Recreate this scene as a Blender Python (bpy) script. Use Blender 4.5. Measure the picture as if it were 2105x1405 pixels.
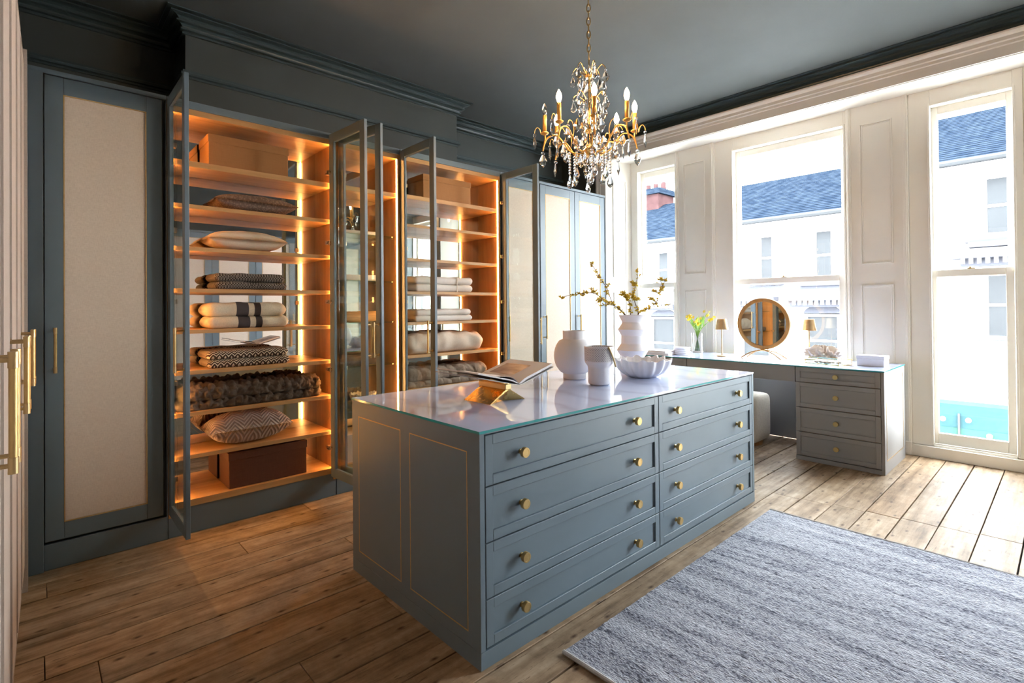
import bpy, math, random
from mathutils import Matrix, Vector, noise
random.seed(7)
for o in list(bpy.data.objects): bpy.data.objects.remove(o)
SC = bpy.context.scene
COL = SC.collection
PI = math.pi

# ------------------------------------------------------------------ camera
cam_d = bpy.data.cameras.new('camera'); CAM = bpy.data.objects.new('camera', cam_d); COL.objects.link(CAM)
F_ = Vector((0.67886196, 0.73422595, 0.00766143)); R_ = Vector((0.73426465, -0.67880447, -0.00893944)); U_ = Vector((0.00136296, -0.01169416, 0.99993069))
m = Matrix.Identity(4)
for i in range(3):
    m[i][0] = R_[i]; m[i][1] = U_[i]; m[i][2] = -F_[i]
m[0][3], m[1][3], m[2][3] = 0.0, 0.0, 1.3691
CAM.matrix_world = m
cam_d.sensor_fit = 'HORIZONTAL'; cam_d.sensor_width = 36.0
cam_d.lens = 36.0 * 1064.36 / 2105.0
cam_d.shift_x = 0.0; cam_d.shift_y = -(702.5 - 623.75) / 2105.0
cam_d.clip_start = 0.03; cam_d.clip_end = 200
SC.camera = CAM

# ------------------------------------------------------------------ world, daylight, exposure
WORLD_STRENGTH = 36.5
w = bpy.data.worlds.new('sky'); SC.world = w; w.use_nodes = True
bg = w.node_tree.nodes['Background']
bg.inputs[0].default_value = (0.90, 0.945, 1.0, 1); bg.inputs[1].default_value = WORLD_STRENGTH
for i, (yc, wy) in enumerate(((3.62, 0.72), (2.08, 1.28), (0.58, 0.66), (-0.78, 1.28))):      # sampling guides in the three window openings; they give off no light
    ld = bpy.data.lights.new('window_portal', 'AREA'); ld.shape = 'RECTANGLE'; ld.size = 3.2; ld.size_y = wy
    ld.cycles.is_portal = True
    lo = bpy.data.objects.new('window_portal', ld); COL.objects.link(lo)
    lo.location = (6.06, yc, 1.68); lo.rotation_euler = (0, PI / 2, 0)
SC.view_settings.view_transform = 'Standard'; SC.view_settings.look = 'None'
SC.view_settings.exposure = 0.18; SC.view_settings.gamma = 1.0; SC.view_settings.use_curve_mapping = False
SC.cycles.max_bounces = 10; SC.cycles.diffuse_bounces = 5; SC.cycles.glossy_bounces = 5
SC.cycles.transmission_bounces = 6; SC.cycles.transparent_max_bounces = 16
SC.cycles.caustics_reflective = False; SC.cycles.caustics_refractive = False
SC.cycles.sample_clamp_indirect = 20.0
SC.cycles.use_denoising = True; SC.cycles.use_light_tree = False
SC.cycles.use_adaptive_sampling = True; SC.cycles.adaptive_threshold = .06

# ------------------------------------------------------------------ helpers: materials
class N:
    def __init__(s, name):
        s.m = bpy.data.materials.new(name); s.m.use_nodes = True
        s.t = s.m.node_tree; s.b = s.t.nodes['Principled BSDF']; s.out = s.t.nodes['Material Output']
    def n(s, t, **kw):
        nd = s.t.nodes.new(t)
        for k, v in kw.items():
            if k.startswith('i_'): nd.inputs[k[2:].replace('_', ' ')].default_value = v
            else: setattr(nd, k, v)
        return nd
    def l(s, a, ao, b, bi): s.t.links.new(a.outputs[ao], b.inputs[bi]); return s
    def coord(s, scale=(1, 1, 1), rnd=False, kind='Object'):
        tc = s.n('ShaderNodeTexCoord'); mp = s.n('ShaderNodeMapping'); mp.inputs['Scale'].default_value = scale
        if rnd:
            oi = s.n('ShaderNodeObjectInfo'); mu = s.n('ShaderNodeVectorMath', operation='MULTIPLY')
            cb = s.n('ShaderNodeCombineXYZ')
            for k in 'XYZ': s.l(oi, 'Random', cb, k)
            mu.inputs[1].default_value = (37.1, 53.7, 11.3); s.l(cb, 0, mu, 0)
            ad = s.n('ShaderNodeVectorMath', operation='ADD'); s.l(tc, kind, ad, 0); s.l(mu, 0, ad, 1); s.l(ad, 0, mp, 'Vector')
        else: s.l(tc, kind, mp, 'Vector')
        return mp
    def noise(s, mp, scale=5, detail=4, rough=.5):
        nn = s.n('ShaderNodeTexNoise'); nn.inputs['Scale'].default_value = scale; nn.inputs['Detail'].default_value = detail; nn.inputs['Roughness'].default_value = rough
        s.l(mp, 0, nn, 'Vector'); return nn
    def ramp(s, src, o, stops):
        r = s.n('ShaderNodeValToRGB'); e = r.color_ramp.elements
        while len(e) < len(stops): e.new(.5)
        for k, (p, c) in enumerate(stops): e[k].position = p; e[k].color = (*c, 1) if len(c) == 3 else c
        s.l(src, o, r, 'Fac'); return r
    def bump(s, src, o, strength=.2, dist=.01, prev=None):
        b = s.n('ShaderNodeBump'); b.inputs['Strength'].default_value = strength; b.inputs['Distance'].default_value = dist
        s.l(src, o, b, 'Height')
        if prev: s.l(prev, 0, b, 'Normal')
        s.l(b, 0, s.b, 'Normal'); return b
    def math(s, op, a, b=None, ao=0, bo=0):
        nd = s.n('ShaderNodeMath', operation=op)
        for k, (v, oo) in enumerate(((a, ao), (b, bo))):
            if v is None: continue
            if isinstance(v, (int, float)): nd.inputs[k].default_value = v
            else: s.l(v, oo, nd, k)
        return nd
    def mix(s, fac, fo, c1, c2, blend='MIX'):
        mx = s.n('ShaderNodeMix', data_type='RGBA', blend_type=blend)
        if isinstance(fac, (int, float)): mx.inputs[0].default_value = fac
        else: s.l(fac, fo, mx, 0)
        for k, c in ((6, c1), (7, c2)):
            if isinstance(c, tuple): mx.inputs[k].default_value = (*c, 1)
            else: s.t.links.new(c.outputs[0 if c.bl_idname != 'ShaderNodeMix' else 2], mx.inputs[k])
        return mx
    def base(s, nd, o=None):
        s.t.links.new(nd.outputs[o if o is not None else (2 if nd.bl_idname == 'ShaderNodeMix' else 0)], s.b.inputs['Base Color'])
    def set(s, col=None, rough=None, metal=None, **kw):
        if col: s.b.inputs['Base Color'].default_value = (*col, 1)
        if rough is not None: s.b.inputs['Roughness'].default_value = rough
        if metal is not None: s.b.inputs['Metallic'].default_value = metal
        for k, v in kw.items(): s.b.inputs[k.replace('_', ' ')].default_value = v
        return s

def paint(name, col, rough=.45, var=.04, bumps=.03, spec=.5):
    a = N(name).set(col, rough, Specular_IOR_Level=spec); mp = a.coord((1, 1, 1)); n1 = a.noise(mp, 3, 3)
    c = a.ramp(n1, 0, ((.3, tuple(x * (1 - var) for x in col)), (.7, tuple(min(1, x * (1 + var)) for x in col)))); a.base(c)
    n2 = a.noise(mp, 160, 2); a.bump(n2, 0, bumps, .002); return a.m
def metal(name, col, rough=.25, knurl=False):
    a = N(name).set(col, rough, 1.0); mp = a.coord((1, 1, 1)); n1 = a.noise(mp, 40, 2)
    r = a.ramp(n1, 0, ((.3, (rough * .8,) * 3), (.7, (rough * 1.25,) * 3))); a.l(r, 0, a.b, 'Roughness')
    if knurl:
        v = a.n('ShaderNodeTexVoronoi'); v.inputs['Scale'].default_value = 520; a.l(mp, 0, v, 'Vector'); a.bump(v, 0, .15, .0008)
    return a.m
def linen(name, col, dark, sc=1.0, rough=.95, bump=.25):
    a = N(name).set(col, rough, Specular_IOR_Level=.15); mp = a.coord((sc, sc, sc))
    n1 = a.noise(a.coord((620 * sc, 620 * sc, 45 * sc)), 1, 2); n2 = a.noise(a.coord((55 * sc, 55 * sc, 760 * sc)), 1, 2)
    ad = a.math('ADD', n1, n2); hf = a.math('MULTIPLY', ad, .5)
    c = a.ramp(hf, 0, ((.35, dark), (.62, col))); a.base(c); a.bump(hf, 0, bump, .003); return a.m
def wood(name, c1, c2, axis='Z', rough=.45, rnd=True, scale=1.0):
    a = N(name).set(c1, rough); s = {'X': (1.2, 16, 16), 'Y': (16, 1.2, 16), 'Z': (16, 16, 1.2)}[axis]
    mp = a.coord(tuple(v * scale for v in s), rnd); n1 = a.noise(mp, 1.4, 5, .6)
    c = a.ramp(n1, 0, ((.3, c2), (.68, c1))); a.base(c); a.bump(n1, 0, .06, .002); return a.m
def pane_glass(name, tint=(.93, .96, .95), refl=(1, 1, 1)):
    a = N(name); a.t.nodes.remove(a.b)
    tr = a.n('ShaderNodeBsdfTransparent'); tr.inputs[0].default_value = (*tint, 1)
    gl = a.n('ShaderNodeBsdfGlossy'); gl.inputs[0].default_value = (*refl, 1); gl.inputs['Roughness'].default_value = .01
    fr = a.n('ShaderNodeFresnel'); ge = a.n('ShaderNodeNewGeometry'); mr = a.n('ShaderNodeMapRange'); mr.inputs['To Min'].default_value = 1.38; mr.inputs['To Max'].default_value = 1 / 1.38
    a.l(ge, 'Backfacing', mr, 'Value'); a.l(mr, 0, fr, 'IOR')
    mx = a.n('ShaderNodeMixShader'); a.l(fr, 0, mx, 0); a.l(tr, 0, mx, 1); a.l(gl, 0, mx, 2); a.l(mx, 0, a.out, 'Surface'); return a.m
def emit(name, col, strength):
    a = N(name).set((0.8, 0.7, 0.5), .4); a.b.inputs['Emission Color'].default_value = (*col, 1); a.b.inputs['Emission Strength'].default_value = strength; return a.m
def crystal(name, col=(1, 1, 1), rough=0.0, ior=1.52):
    a = N(name).set(col, rough); a.b.inputs['Transmission Weight'].default_value = 1; a.b.inputs['IOR'].default_value = ior; return a.m

M = {}
M['blue'] = paint('slate_blue_paint', (.138, .186, .224), .40)
M['grey'] = paint('mid_grey_paint', (.27, .266, .262), .42)
M['blue_dark'] = paint('shadow_gap_black', (.012, .015, .018), .6)
M['teal_wall'] = paint('dark_teal_wall_paint', (.055, .066, .066), .42)
M['ceiling'] = paint('dark_teal_ceiling_paint', (.092, .105, .106), .75, spec=.3)
M['cornice'] = paint('deep_teal_gloss', (.040, .062, .070), .35)
M['white'] = paint('warm_white_paint', (.88, .855, .79), .38, .02)
M['taupe'] = paint('off_white_plaster', (.84, .80, .74), .6, .02)
M['linen'] = linen('cream_linen', (.80, .68, .58), (.66, .54, .45))
M['fabric'] = linen('beige_upholstery', (.48, .41, .355), (.39, .33, .28), 1.5)
M['oak'] = wood('oak_veneer', (.56, .30, .115), (.42, .21, .07), 'Z')
M['oak_x'] = wood('oak_shelf', (.60, .34, .14), (.46, .24, .09), 'X')
M['brass'] = metal('brushed_brass', (.52, .38, .19), .36)
M['brass_k'] = metal('knurled_brass', (.54, .38, .16), .42, True)
M['satin'] = metal('satin_brass_line', (.66, .46, .22), .6)
M['gold'] = metal('polished_gold', (.90, .58, .20), .24)
M['chrome'] = metal('bronze_hinge', (.55, .40, .26), .3)
M['mirror'] = N('mirror_silver').set((.80, .80, .79), .015, 1.0).m
M['pane'] = pane_glass('cabinet_glass', (.92, .95, .93))
M['win_pane'] = pane_glass('window_glass', (.97, .985, .98))
M['shelf_glass'] = pane_glass('shelf_glass', (.80, .90, .87))
M['glass_rim'] = N('glass_edge_teal').set((.03, .32, .34), .1, Specular_IOR_Level=.8).m
M['led'] = emit('warm_led', (1.0, .47, .13), 95)
M['bulb'] = emit('candle_bulb_glow', (1.0, .62, .30), 380)
M['bulb_off'] = crystal('clear_bulb_glass', (1, .97, .92))
M['crystal'] = crystal('cut_crystal', (1, .985, .96))
M['ceramic'] = paint('matt_white_ceramic', (.82, .81, .83), .6, .015, .08)
M['candle_gold'] = N('satin_gold_candle').set((.62, .36, .10), .42, .7).m
M['gloss_white'] = paint('glazed_white_porcelain', (.83, .81, .82), .25, .01, 0)
M['paper'] = paint('white_paper', (.82, .80, .78), .8, .01)
M['black'] = paint('black_recess', (.01, .01, .011), .8)
M['street'] = paint('pale_paving', (.55, .53, .50), .9)
M['facade'] = paint('white_stucco', (.80, .80, .82), .9, .01)
M['facade_shaded'] = paint('shaded_stucco_mouldings', (.052, .054, .064), .95, .01, spec=.05)  # dark grey copy of the stucco: shading of the white mouldings put into colour

# ------------------------------------------------------------------ helpers: meshes and objects
class MB:
    def __init__(s): s.v = []; s.f = []
    def add(s, vs, fs):
        k = len(s.v); s.v += [tuple(v) for v in vs]; s.f += [tuple(i + k for i in f) for f in fs]; return s
    def box(s, x0, x1, y0, y1, z0, z1):
        return s.add([(x0, y0, z0), (x1, y0, z0), (x1, y1, z0), (x0, y1, z0), (x0, y0, z1), (x1, y0, z1), (x1, y1, z1), (x0, y1, z1)],
                     [(0, 3, 2, 1), (4, 5, 6, 7), (0, 1, 5, 4), (1, 2, 6, 5), (2, 3, 7, 6), (3, 0, 4, 7)])
    def frame(s, a0, a1, z0, z1, wd, t0, t1, axis='x', wt=None, wb=None):
        wt = wd if wt is None else wt; wb = wd if wb is None else wb
        for (p0, p1, q0, q1) in ((a0, a0 + wd, z0, z1), (a1 - wd, a1, z0, z1), (a0 + wd, a1 - wd, z1 - wt, z1), (a0 + wd, a1 - wd, z0, z0 + wb)):
            if axis == 'x': s.box(p0, p1, t0, t1, q0, q1)
            else: s.box(t0, t1, p0, p1, q0, q1)
        return s
    def lathe(s, prof, n=24, c=(0, 0, 0), axis='z', cap=True):
        vs = []; fs = []
        for r, h in prof:
            for k in range(n):
                a = 2 * PI * k / n; p = (r * math.cos(a), r * math.sin(a), h)
                if axis == 'y': p = (p[0], p[2], p[1])
                if axis == 'x': p = (p[2], p[0], p[1])
                vs.append((p[0] + c[0], p[1] + c[1], p[2] + c[2]))
        for j in range(len(prof) - 1):
            for k in range(n):
                fs.append((j * n + k, j * n + (k + 1) % n, (j + 1) * n + (k + 1) % n, (j + 1) * n + k))
        if cap: fs.append(tuple(range(n))[::-1]); fs.append(tuple((len(prof) - 1) * n + k for k in range(n)))
        return s.add(vs, fs)
    def tube(s, pts, r, n=8, r2=None, cap=True):
        pts = [Vector(p) for p in pts]; vs = []; fs = []; L = len(pts); prev = None
        for i, p in enumerate(pts):
            d = (pts[min(i + 1, L - 1)] - pts[max(i - 1, 0)]).normalized()
            if prev is None:
                u = d.orthogonal().normalized()
            else:
                u = (prev - d * prev.dot(d)); u = u.normalized() if u.length > 1e-6 else d.orthogonal().normalized()
            prev = u; v = d.cross(u); rr = r if r2 is None else r + (r2 - r) * i / (L - 1)
            for k in range(n):
                a = 2 * PI * k / n; vs.append(p + (u * math.cos(a) + v * math.sin(a)) * rr)
        for i in range(L - 1):
            for k in range(n): fs.append((i * n + k, i * n + (k + 1) % n, (i + 1) * n + (k + 1) % n, (i + 1) * n + k))
        if cap: fs.append(tuple(range(n))[::-1]); fs.append(tuple((L - 1) * n + k for k in range(n)))
        return s.add(vs, fs)
    def sweep(s, path, prof, side=1):
        """profile [(out, z)] swept along a plan polyline with mitred corners; out is to the left of the path (side=1)"""
        path = [Vector((p[0], p[1])) for p in path]; n = len(path); P = len(prof); vs = []; fs = []
        for i, p in enumerate(path):
            ns = []
            if i > 0: d = (path[i] - path[i - 1]).normalized(); ns.append(Vector((-d.y, d.x)))
            if i < n - 1: d = (path[i + 1] - path[i]).normalized(); ns.append(Vector((-d.y, d.x)))
            nn = sum(ns, Vector((0, 0))); nn.normalize(); k = 1 / max(.2, nn.dot(ns[0]))
            for o, z in prof: q = p + nn * (o * k * side); vs.append((q.x, q.y, z))
        for i in range(n - 1):
            for j in range(P - 1): fs.append((i * P + j, (i + 1) * P + j, (i + 1) * P + j + 1, i * P + j + 1))
        fs.append(tuple(range(P))); fs.append(tuple((n - 1) * P + j for j in range(P))[::-1])
        return s.add(vs, fs)
    def extrude_poly(s, poly, a0, a1, axis='y'):
        """poly in the plane across `axis`, extruded from a0 to a1"""
        n = len(poly); vs = []
        for a in (a0, a1):
            for (p, q) in poly:
                vs.append({'y': (p, a, q), 'x': (a, p, q), 'z': (p, q, a)}[axis])
        fs = [tuple(range(n))[::-1], tuple(range(n, 2 * n))] + [(k, (k + 1) % n, n + (k + 1) % n, n + k) for k in range(n)]
        return s.add(vs, fs)
    def grid(s, fn, nu, nv, closed_u=False):
        vs = [fn(i / (nu if closed_u else nu - 1), j / (nv - 1)) for j in range(nv) for i in range(nu)]; fs = []
        for j in range(nv - 1):
            for i in range(nu if closed_u else nu - 1):
                i2 = (i + 1) % nu; fs.append((j * nu + i, j * nu + i2, (j + 1) * nu + i2, (j + 1) * nu + i))
        return s.add(vs, fs)
    def sphere(s, c, r, n=10, m_=6, sq=(1, 1, 1)):
        return s.lathe([(max(1e-4, r * math.sin(PI * j / m_)) * sq[0], -r * math.cos(PI * j / m_) * sq[2]) for j in range(m_ + 1)], n, c, cap=False)
    def mesh(s, name):
        me = bpy.data.meshes.new(name); me.from_pydata([tuple(v) for v in s.v], [], s.f); me.update(); return me

def link(name, data, parent=None):
    o = bpy.data.objects.new(name, data); COL.objects.link(o)
    if parent is not None: o.parent = parent
    return o
def fix_normals(me):
    import bmesh
    b = bmesh.new(); b.from_mesh(me); bmesh.ops.recalc_face_normals(b, faces=b.faces); b.to_mesh(me); b.free()
def obj(name, mb, mat, parent=None, bevel=0, smooth=False, sub=0, loc=None, rot=None, seg=2, label=None, angle=35):
    me = mb.mesh(name) if isinstance(mb, MB) else mb
    if isinstance(mb, MB): fix_normals(me)
    if isinstance(mat, str): mat = M[mat]
    if not me.materials: me.materials.append(mat)
    o = link(name, me, parent)
    if loc: o.location = loc
    if rot: o.rotation_euler = rot
    if smooth:
        for p in me.polygons: p.use_smooth = True
        if angle < 180: me.set_sharp_from_angle(angle=math.radians(angle))
    if bevel:
        b = o.modifiers.new('bevel', 'BEVEL'); b.width = bevel; b.segments = seg; b.limit_method = 'ANGLE'; b.angle_limit = math.radians(40); b.harden_normals = False
    if sub:
        b = o.modifiers.new('subd', 'SUBSURF'); b.levels = sub; b.render_levels = sub
    if label: o['label'] = label
    return o
def thing(name, label, cat, loc=(0, 0, 0), rz=0, group=None):
    o = link(name, None); o.location = loc; o.rotation_euler = (0, 0, rz); o['label'] = label; o['category'] = cat
    if group: o['group'] = group
    o.empty_display_size = .05
    return o
def tag(o, label, cat, group=None):
    o['label'] = label; o['category'] = cat
    if group: o['group'] = group
    return o
def struct(o): o['kind'] = 'structure'; return o
def root(name, loc=(0, 0, 0)):
    o = link(name, None); o.location = loc; o['kind'] = 'structure'; return o
def copy_tree(o, parent=None):
    c = o.copy(); COL.objects.link(c); c.parent = parent
    for ch in list(o.children): copy_tree(ch, c)
    return c
def BX(*a): return MB().box(*a)

# ------------------------------------------------------------------ the room shell
XW = 5.87      # plane of the window piers
XF = 5.52      # room face of the window wall
YW = 3.679     # front of the built-in wardrobes
ZC = 3.58
YB, YR = 4.50, 4.90     # chimney breast, recess walls
BX0, BX1 = .84, 3.37    # breast ends

def plank_mat():
    a = N('old_pine_plank').set((.4, .26, .14), .55, Specular_IOR_Level=.3)
    mp = a.coord((1.1, 11, 11), True); n1 = a.noise(mp, 1.6, 6, .62)
    c1 = a.ramp(n1, 0, ((.30, (.175, .115, .066)), (.5, (.35, .255, .165)), (.70, (.48, .375, .265))))
    oi = a.n('ShaderNodeObjectInfo'); c2 = a.ramp(oi, 'Random', ((0, (.80, .78, .76)), (.5, (1, 1, 1)), (1, (1.0, .90, .80))))
    mx = a.mix(.9, 0, c1, c2, 'MULTIPLY')
    mp2 = a.coord((1, 2.2, 1), True); v = a.n('ShaderNodeTexVoronoi', voronoi_dimensions='2D'); v.inputs['Scale'].default_value = 3.2; a.l(mp2, 0, v, 'Vector')
    kn = a.ramp(v, 'Distance', ((.015, (1, 1, 1)), (.085, (0, 0, 0)))); mx2 = a.mix(kn, 0, mx, (.075, .038, .018))
    mp3 = a.coord((2.5, 26, 2), True); n3 = a.noise(mp3, 3.2, 4, .75); sp = a.ramp(n3, 0, ((.60, (0, 0, 0)), (.68, (.8, .8, .8)))); mx3 = a.mix(sp, 0, mx2, (.085, .045, .022))
    a.base(mx3)
    mp4 = a.coord((7, 7, 7), True); n4 = a.noise(mp4, 1.3, 5, .7); bl = a.ramp(n4, 0, ((.32, (.62, .58, .54)), (.6, (1.08, 1.06, 1.04)))); mx4 = a.mix(.85, 0, mx3, bl, 'MULTIPLY'); a.base(mx4)
    rr = a.ramp(n1, 0, ((.2, (.62,) * 3), (.8, (.42,) * 3))); a.l(rr, 0, a.b, 'Roughness')
    a.bump(n1, 0, .25, .004); return a.m
M['plank'] = plank_mat()

FLOOR = root('floor')
obj('subfloor', BX(-1.0, 6.1, -2.6, 5.1, -.12, -.028), 'black', FLOOR)
PW = .1845; y = 1.68 - PW * 22; rnd = random.Random(3); row = 0
while y < 3.95:
    x = -.75; cuts = []
    if y < 1.45 and y > -.7: cuts = [3.93 + (1.45 - y) * .16 + rnd.uniform(-.02, .02)]
    L = [x] ; xx = x + rnd.uniform(.7, 2.6)
    while xx < 5.6:
        if not cuts or abs(xx - cuts[0]) > .6: L.append(xx)
        xx += rnd.uniform(1.7, 3.2)
    L = sorted(L + cuts) + [5.95]
    for a_, b_ in zip(L[:-1], L[1:]):
        g = .003; dz = rnd.uniform(-.0015, .0008)
        if b_ - a_ < .05: continue
        o = obj('plank', BX(-(b_ - a_) / 2 + .0015, (b_ - a_) / 2 - .0015, -PW / 2 + g * rnd.uniform(.6, 1.5), PW / 2 - g * rnd.uniform(.6, 1.5), -.024, 0), 'plank', FLOOR, bevel=.0015, seg=1)
        o.location = ((a_ + b_) / 2, y + PW / 2, dz); o.rotation_euler = (0, 0, rnd.uniform(-.0008, .0008))
    y += PW; row += 1

struct(obj('ceiling', BX(-1.0, 6.0, -2.6, 5.1, ZC, ZC + .12), 'ceiling'))
struct(obj('wall_back', BX(-1.0, 6.0, YR, YR + .15, 0, ZC), 'teal_wall'))
struct(obj('wall_breast', BX(BX0, BX1, YB, YR - .001, 0, ZC), 'teal_wall', bevel=.004))
struct(obj('wall_left', BX(-1.0, -.75, -2.6, 5.1, 0, ZC), 'teal_wall'))
struct(obj('wall_front', BX(-1.0, 6.0, -2.6, -2.4, 0, ZC), 'teal_wall'))
# window wall: dark end returns, frieze over the windows, splayed reveals, piers
YA0, YA1 = .06, 4.13                       # alcove ends in the room face
WR = root('wall_right')
mbw = MB(); mbw.box(XF, XF + .6, YA1, YR, 0, 3.46); mbw.box(XF, XF + .6, -.10, YA0, 0, 3.46); mbw.box(XF, XF + .6, -2.45, -1.435, 0, 3.46); mbw.box(XF, XF + .6, -1.435, -.10, 3.275, 3.46)
obj('return_wall', mbw, 'teal_wall', WR)
obj('frieze', BX(XF + .02, XF + .62, YA0, YA1, 3.275, 3.46), 'white', WR)
obj('wall_top', BX(XF, XF + .62, -2.45, 5.0, 3.46, ZC), 'teal_wall', WR)
mbs = MB().extrude_poly([(XF, YA1 + .01), (XF, YA1), (XW + .01, 3.985), (XW + .2, 3.985), (XW + .2, YA1 + .01)], 0, 3.275, 'z')
mbs.extrude_poly([(XF, YA0 - .01), (XF, YA0), (XW + .01, .25), (XW + .2, .25), (XW + .2, YA0 - .01)], 0, 3.275, 'z')
obj('reveal', mbs, 'white', WR)
for (y0, y1) in ((1.0, 1.49), (2.825, 3.33)):
    p = obj('pier', BX(XW - .02, XW + .16, y0, y1, 0, 3.275), 'white', WR, bevel=.004)
    q0, q1 = y0 + .115, y1 - .115
    for (z0, z1) in ((1.75, 3.095), (.32, 1.552)):
        mbp = MB()
        for d, t, o_ in ((0, .012, .012), (.014, .012, .004)):
            mbp.frame(q0 + d, q1 - d, z0 + d, z1 - d, t, XW - .02 - o_, XW - .018, 'y')
        obj('panel_moulding', mbp, 'white', p, bevel=.003)
# fielded panels on the left reveal (splayed)
dv = Vector((XW + .01 - XF, 3.985 - YA1)); ln = dv.length; ang = math.atan2(dv.y, dv.x)
for (z0, z1) in ((1.75, 3.03), (.32, 1.552)):
    mbp = MB().frame(.10, ln - .09, z0, z1, .012, -.011, .002).frame(.116, ln - .106, z0 + .016, z1 - .016, .012, -.005, .002)
    obj('panel_moulding', mbp, 'white', WR, loc=(XF, YA1, 0), rot=(0, 0, ang), bevel=.003)
# entablature and architrave around the alcove
ent = [(0, 3.275), (.012, 3.275), (.012, 3.355), (.022, 3.362), (.022, 3.385), (.034, 3.392), (.034, 3.42), (.05, 3.432), (.058, 3.445), (.058, 3.458), (0, 3.458)]
struct(obj('trim_1', MB().sweep([(XF, YA0 - .2), (XF, YA1 + .16)], ent, 1), 'taupe'))
for yy, s_ in ((YA1, 1), (YA0, -1)):
    mba = MB(); a0, a1 = (yy, yy + .15) if s_ > 0 else (yy - .15, yy)
    mba.box(XF - .014, XF, a0, a1, 0, 3.275); e0 = a1 - .03 if s_ > 0 else a0; mba.box(XF - .03, XF, e0, e0 + .03, 0, 3.275); e1 = a1 - .07 if s_ > 0 else a0 + .05; mba.box(XF - .021, XF, e1, e1 + .02, 0, 3.275)
    struct(obj('trim_2', mba, 'taupe', bevel=.003))
# cornice all round, picture rail on the back wall
corn = [(0, 3.440), (.020, 3.440), (.020, 3.452), (.006, 3.455), (.006, 3.463), (.034, 3.465), (.034, 3.477), (.020, 3.481), (.024, 3.493), (.038, 3.504), (.064, 3.508), (.064, 3.519), (.048, 3.523), (.050, 3.534), (.062, 3.545), (.082, 3.550), (.104, 3.552), (.104, 3.561), (.086, 3.564), (.086, 3.570), (.13, 3.572), (.13, 3.5799), (0, 3.5799)]
path = [(XF, -2.4), (XF, YR), (BX1, YR), (BX1, YB), (BX0, YB), (BX0, YR), (-.75, YR), (-.75, -2.4)]
struct(obj('trim_3', MB().sweep(path, corn, 1), 'cornice'))
rail = [(0, 3.11), (.012, 3.11), (.012, 3.125), (.03, 3.13), (.03, 3.15), (.018, 3.155), (.018, 3.17), (0, 3.17)]
struct(obj('trim_4', MB().sweep(path[1:7], rail, 1), 'cornice'))

# ------------------------------------------------------------------ sash windows
def sash_window(idx, y0, y1, gu, gl):
    """y0..y1 opening between piers; gu / gl = glass (y0, y1) of the upper and lower sash"""
    W = root('window_%d' % idx)
    mb = MB(); fx0, fx1 = XW + .0, XW + .16
    mb.box(fx0, fx1, y0, gu[0] - .045, .10, 3.275); mb.box(fx0, fx1, gu[1] + .045, y1, .10, 3.275); mb.box(fx0, fx1, gu[0] - .045, gu[1] + .045, 3.13, 3.275); mb.box(fx0 - .04, fx1, y0, y1, 0, .10); mb.box(fx0 - .02, fx1, gu[0] - .045, gu[1] + .045, .10, .118)
    obj('frame', mb, 'white', W, bevel=.004)
    bead = MB().frame(gu[0] - .06, gu[1] + .06, .115, 3.145, .016, fx0 - .012, fx0 + .01, 'y')
    obj('staff_bead', bead, 'white', W, bevel=.004)
    up = obj('upper_sash', MB().frame(gu[0] - .047, gu[1] + .047, 1.60, 3.13, .047, XW + .085, XW + .125, 'y', wt=.068, wb=.06), 'white', W, bevel=.004)
    obj('pane', BX(XW + .103, XW + .107, gu[0] - .004, gu[1] + .004, 1.655, 3.066), 'win_pane', up)
    lo = obj('lower_sash', MB().frame(gl[0] - .05, gl[1] + .05, .118, 1.665, .05, XW + .035, XW + .075, 'y', wt=.062, wb=.10), 'white', W, bevel=.004)
    obj('pane', BX(XW + .053, XW + .057, gl[0] - .004, gl[1] + .004, .214, 1.607), 'win_pane', lo)
    yc = (gl[0] + gl[1]) / 2
    lk = MB().lathe([(.012, 0), (.012, .012), (.007, .02)], 12, (XW + .05, yc, 1.665)); lk.box(XW + .04, XW + .06, yc - .035, yc + .02, 1.665, 1.672)
    obj('sash_lock', lk, 'brass', W, smooth=True)
    return W
sash_window(1, 3.33, 3.985, (3.385, 3.835), (3.395, 3.885))
sash_window(2, 1.49, 2.825, (1.56, 2.57), (1.575, 2.625))
sash_window(3, .25, 1.0, (.357, .80), (.368, .815))
sash_window(4, -1.435, -.10, (-1.365, -.17), (-1.375, -.16))
struct(obj('baseboard_right', MB().box(XW - .035, XW - .02, 1.0, 1.49, 0, .11).box(XW - .035, XW - .02, 2.825, 3.33, 0, .11), 'white', bevel=.004))
for yy in (1.02, 1.465, 2.85, 3.30):
    struct(obj('trim_5', MB().box(XW - .034, XW - .02, yy - .018, yy + .018, .11, 3.275).box(XW - .044, XW - .02, yy - .007, yy + .007, .11, 3.275).box(XW - .05, XW - .02, yy - .022, yy + .022, 0, .12), 'white', bevel=.003))

# ------------------------------------------------------------------ fittings shared by the furniture
_hm = {}
def handle(parent, loc, rot=(0, 0, 0), length=.24):
    """bar handle, local: plate at y=0, bar at y=-.042, along z"""
    if not _hm:
        h = length / 2
        bar = MB().lathe([(.0085, -h), (.0085, -h + .032), (.0072, -h + .0325), (.0072, h - .0325), (.0085, h - .032), (.0085, h)], 16, (0, -.042, 0))
        post = MB()
        for z in (-h + .016, h - .016): post.tube([(0, 0, z), (0, -.042, z)], .0048, 10); post.lathe([(.009, -.004), (.009, 0)], 12, (0, 0, z), 'y')
        me = MB().add(bar.v, bar.f).add(post.v, post.f).mesh('handle'); fix_normals(me); me.materials.append(M['brass']); me.materials.append(M['brass_k'])
        for p in me.polygons:
            p.use_smooth = True
            if p.index in range(32, 48): p.material_index = 1
        me.set_sharp_from_angle(angle=.6); _hm[0] = me
    o = link('handle', _hm[0], parent); o.location = loc; o.rotation_euler = rot
    return o
_kn = {}
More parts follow.
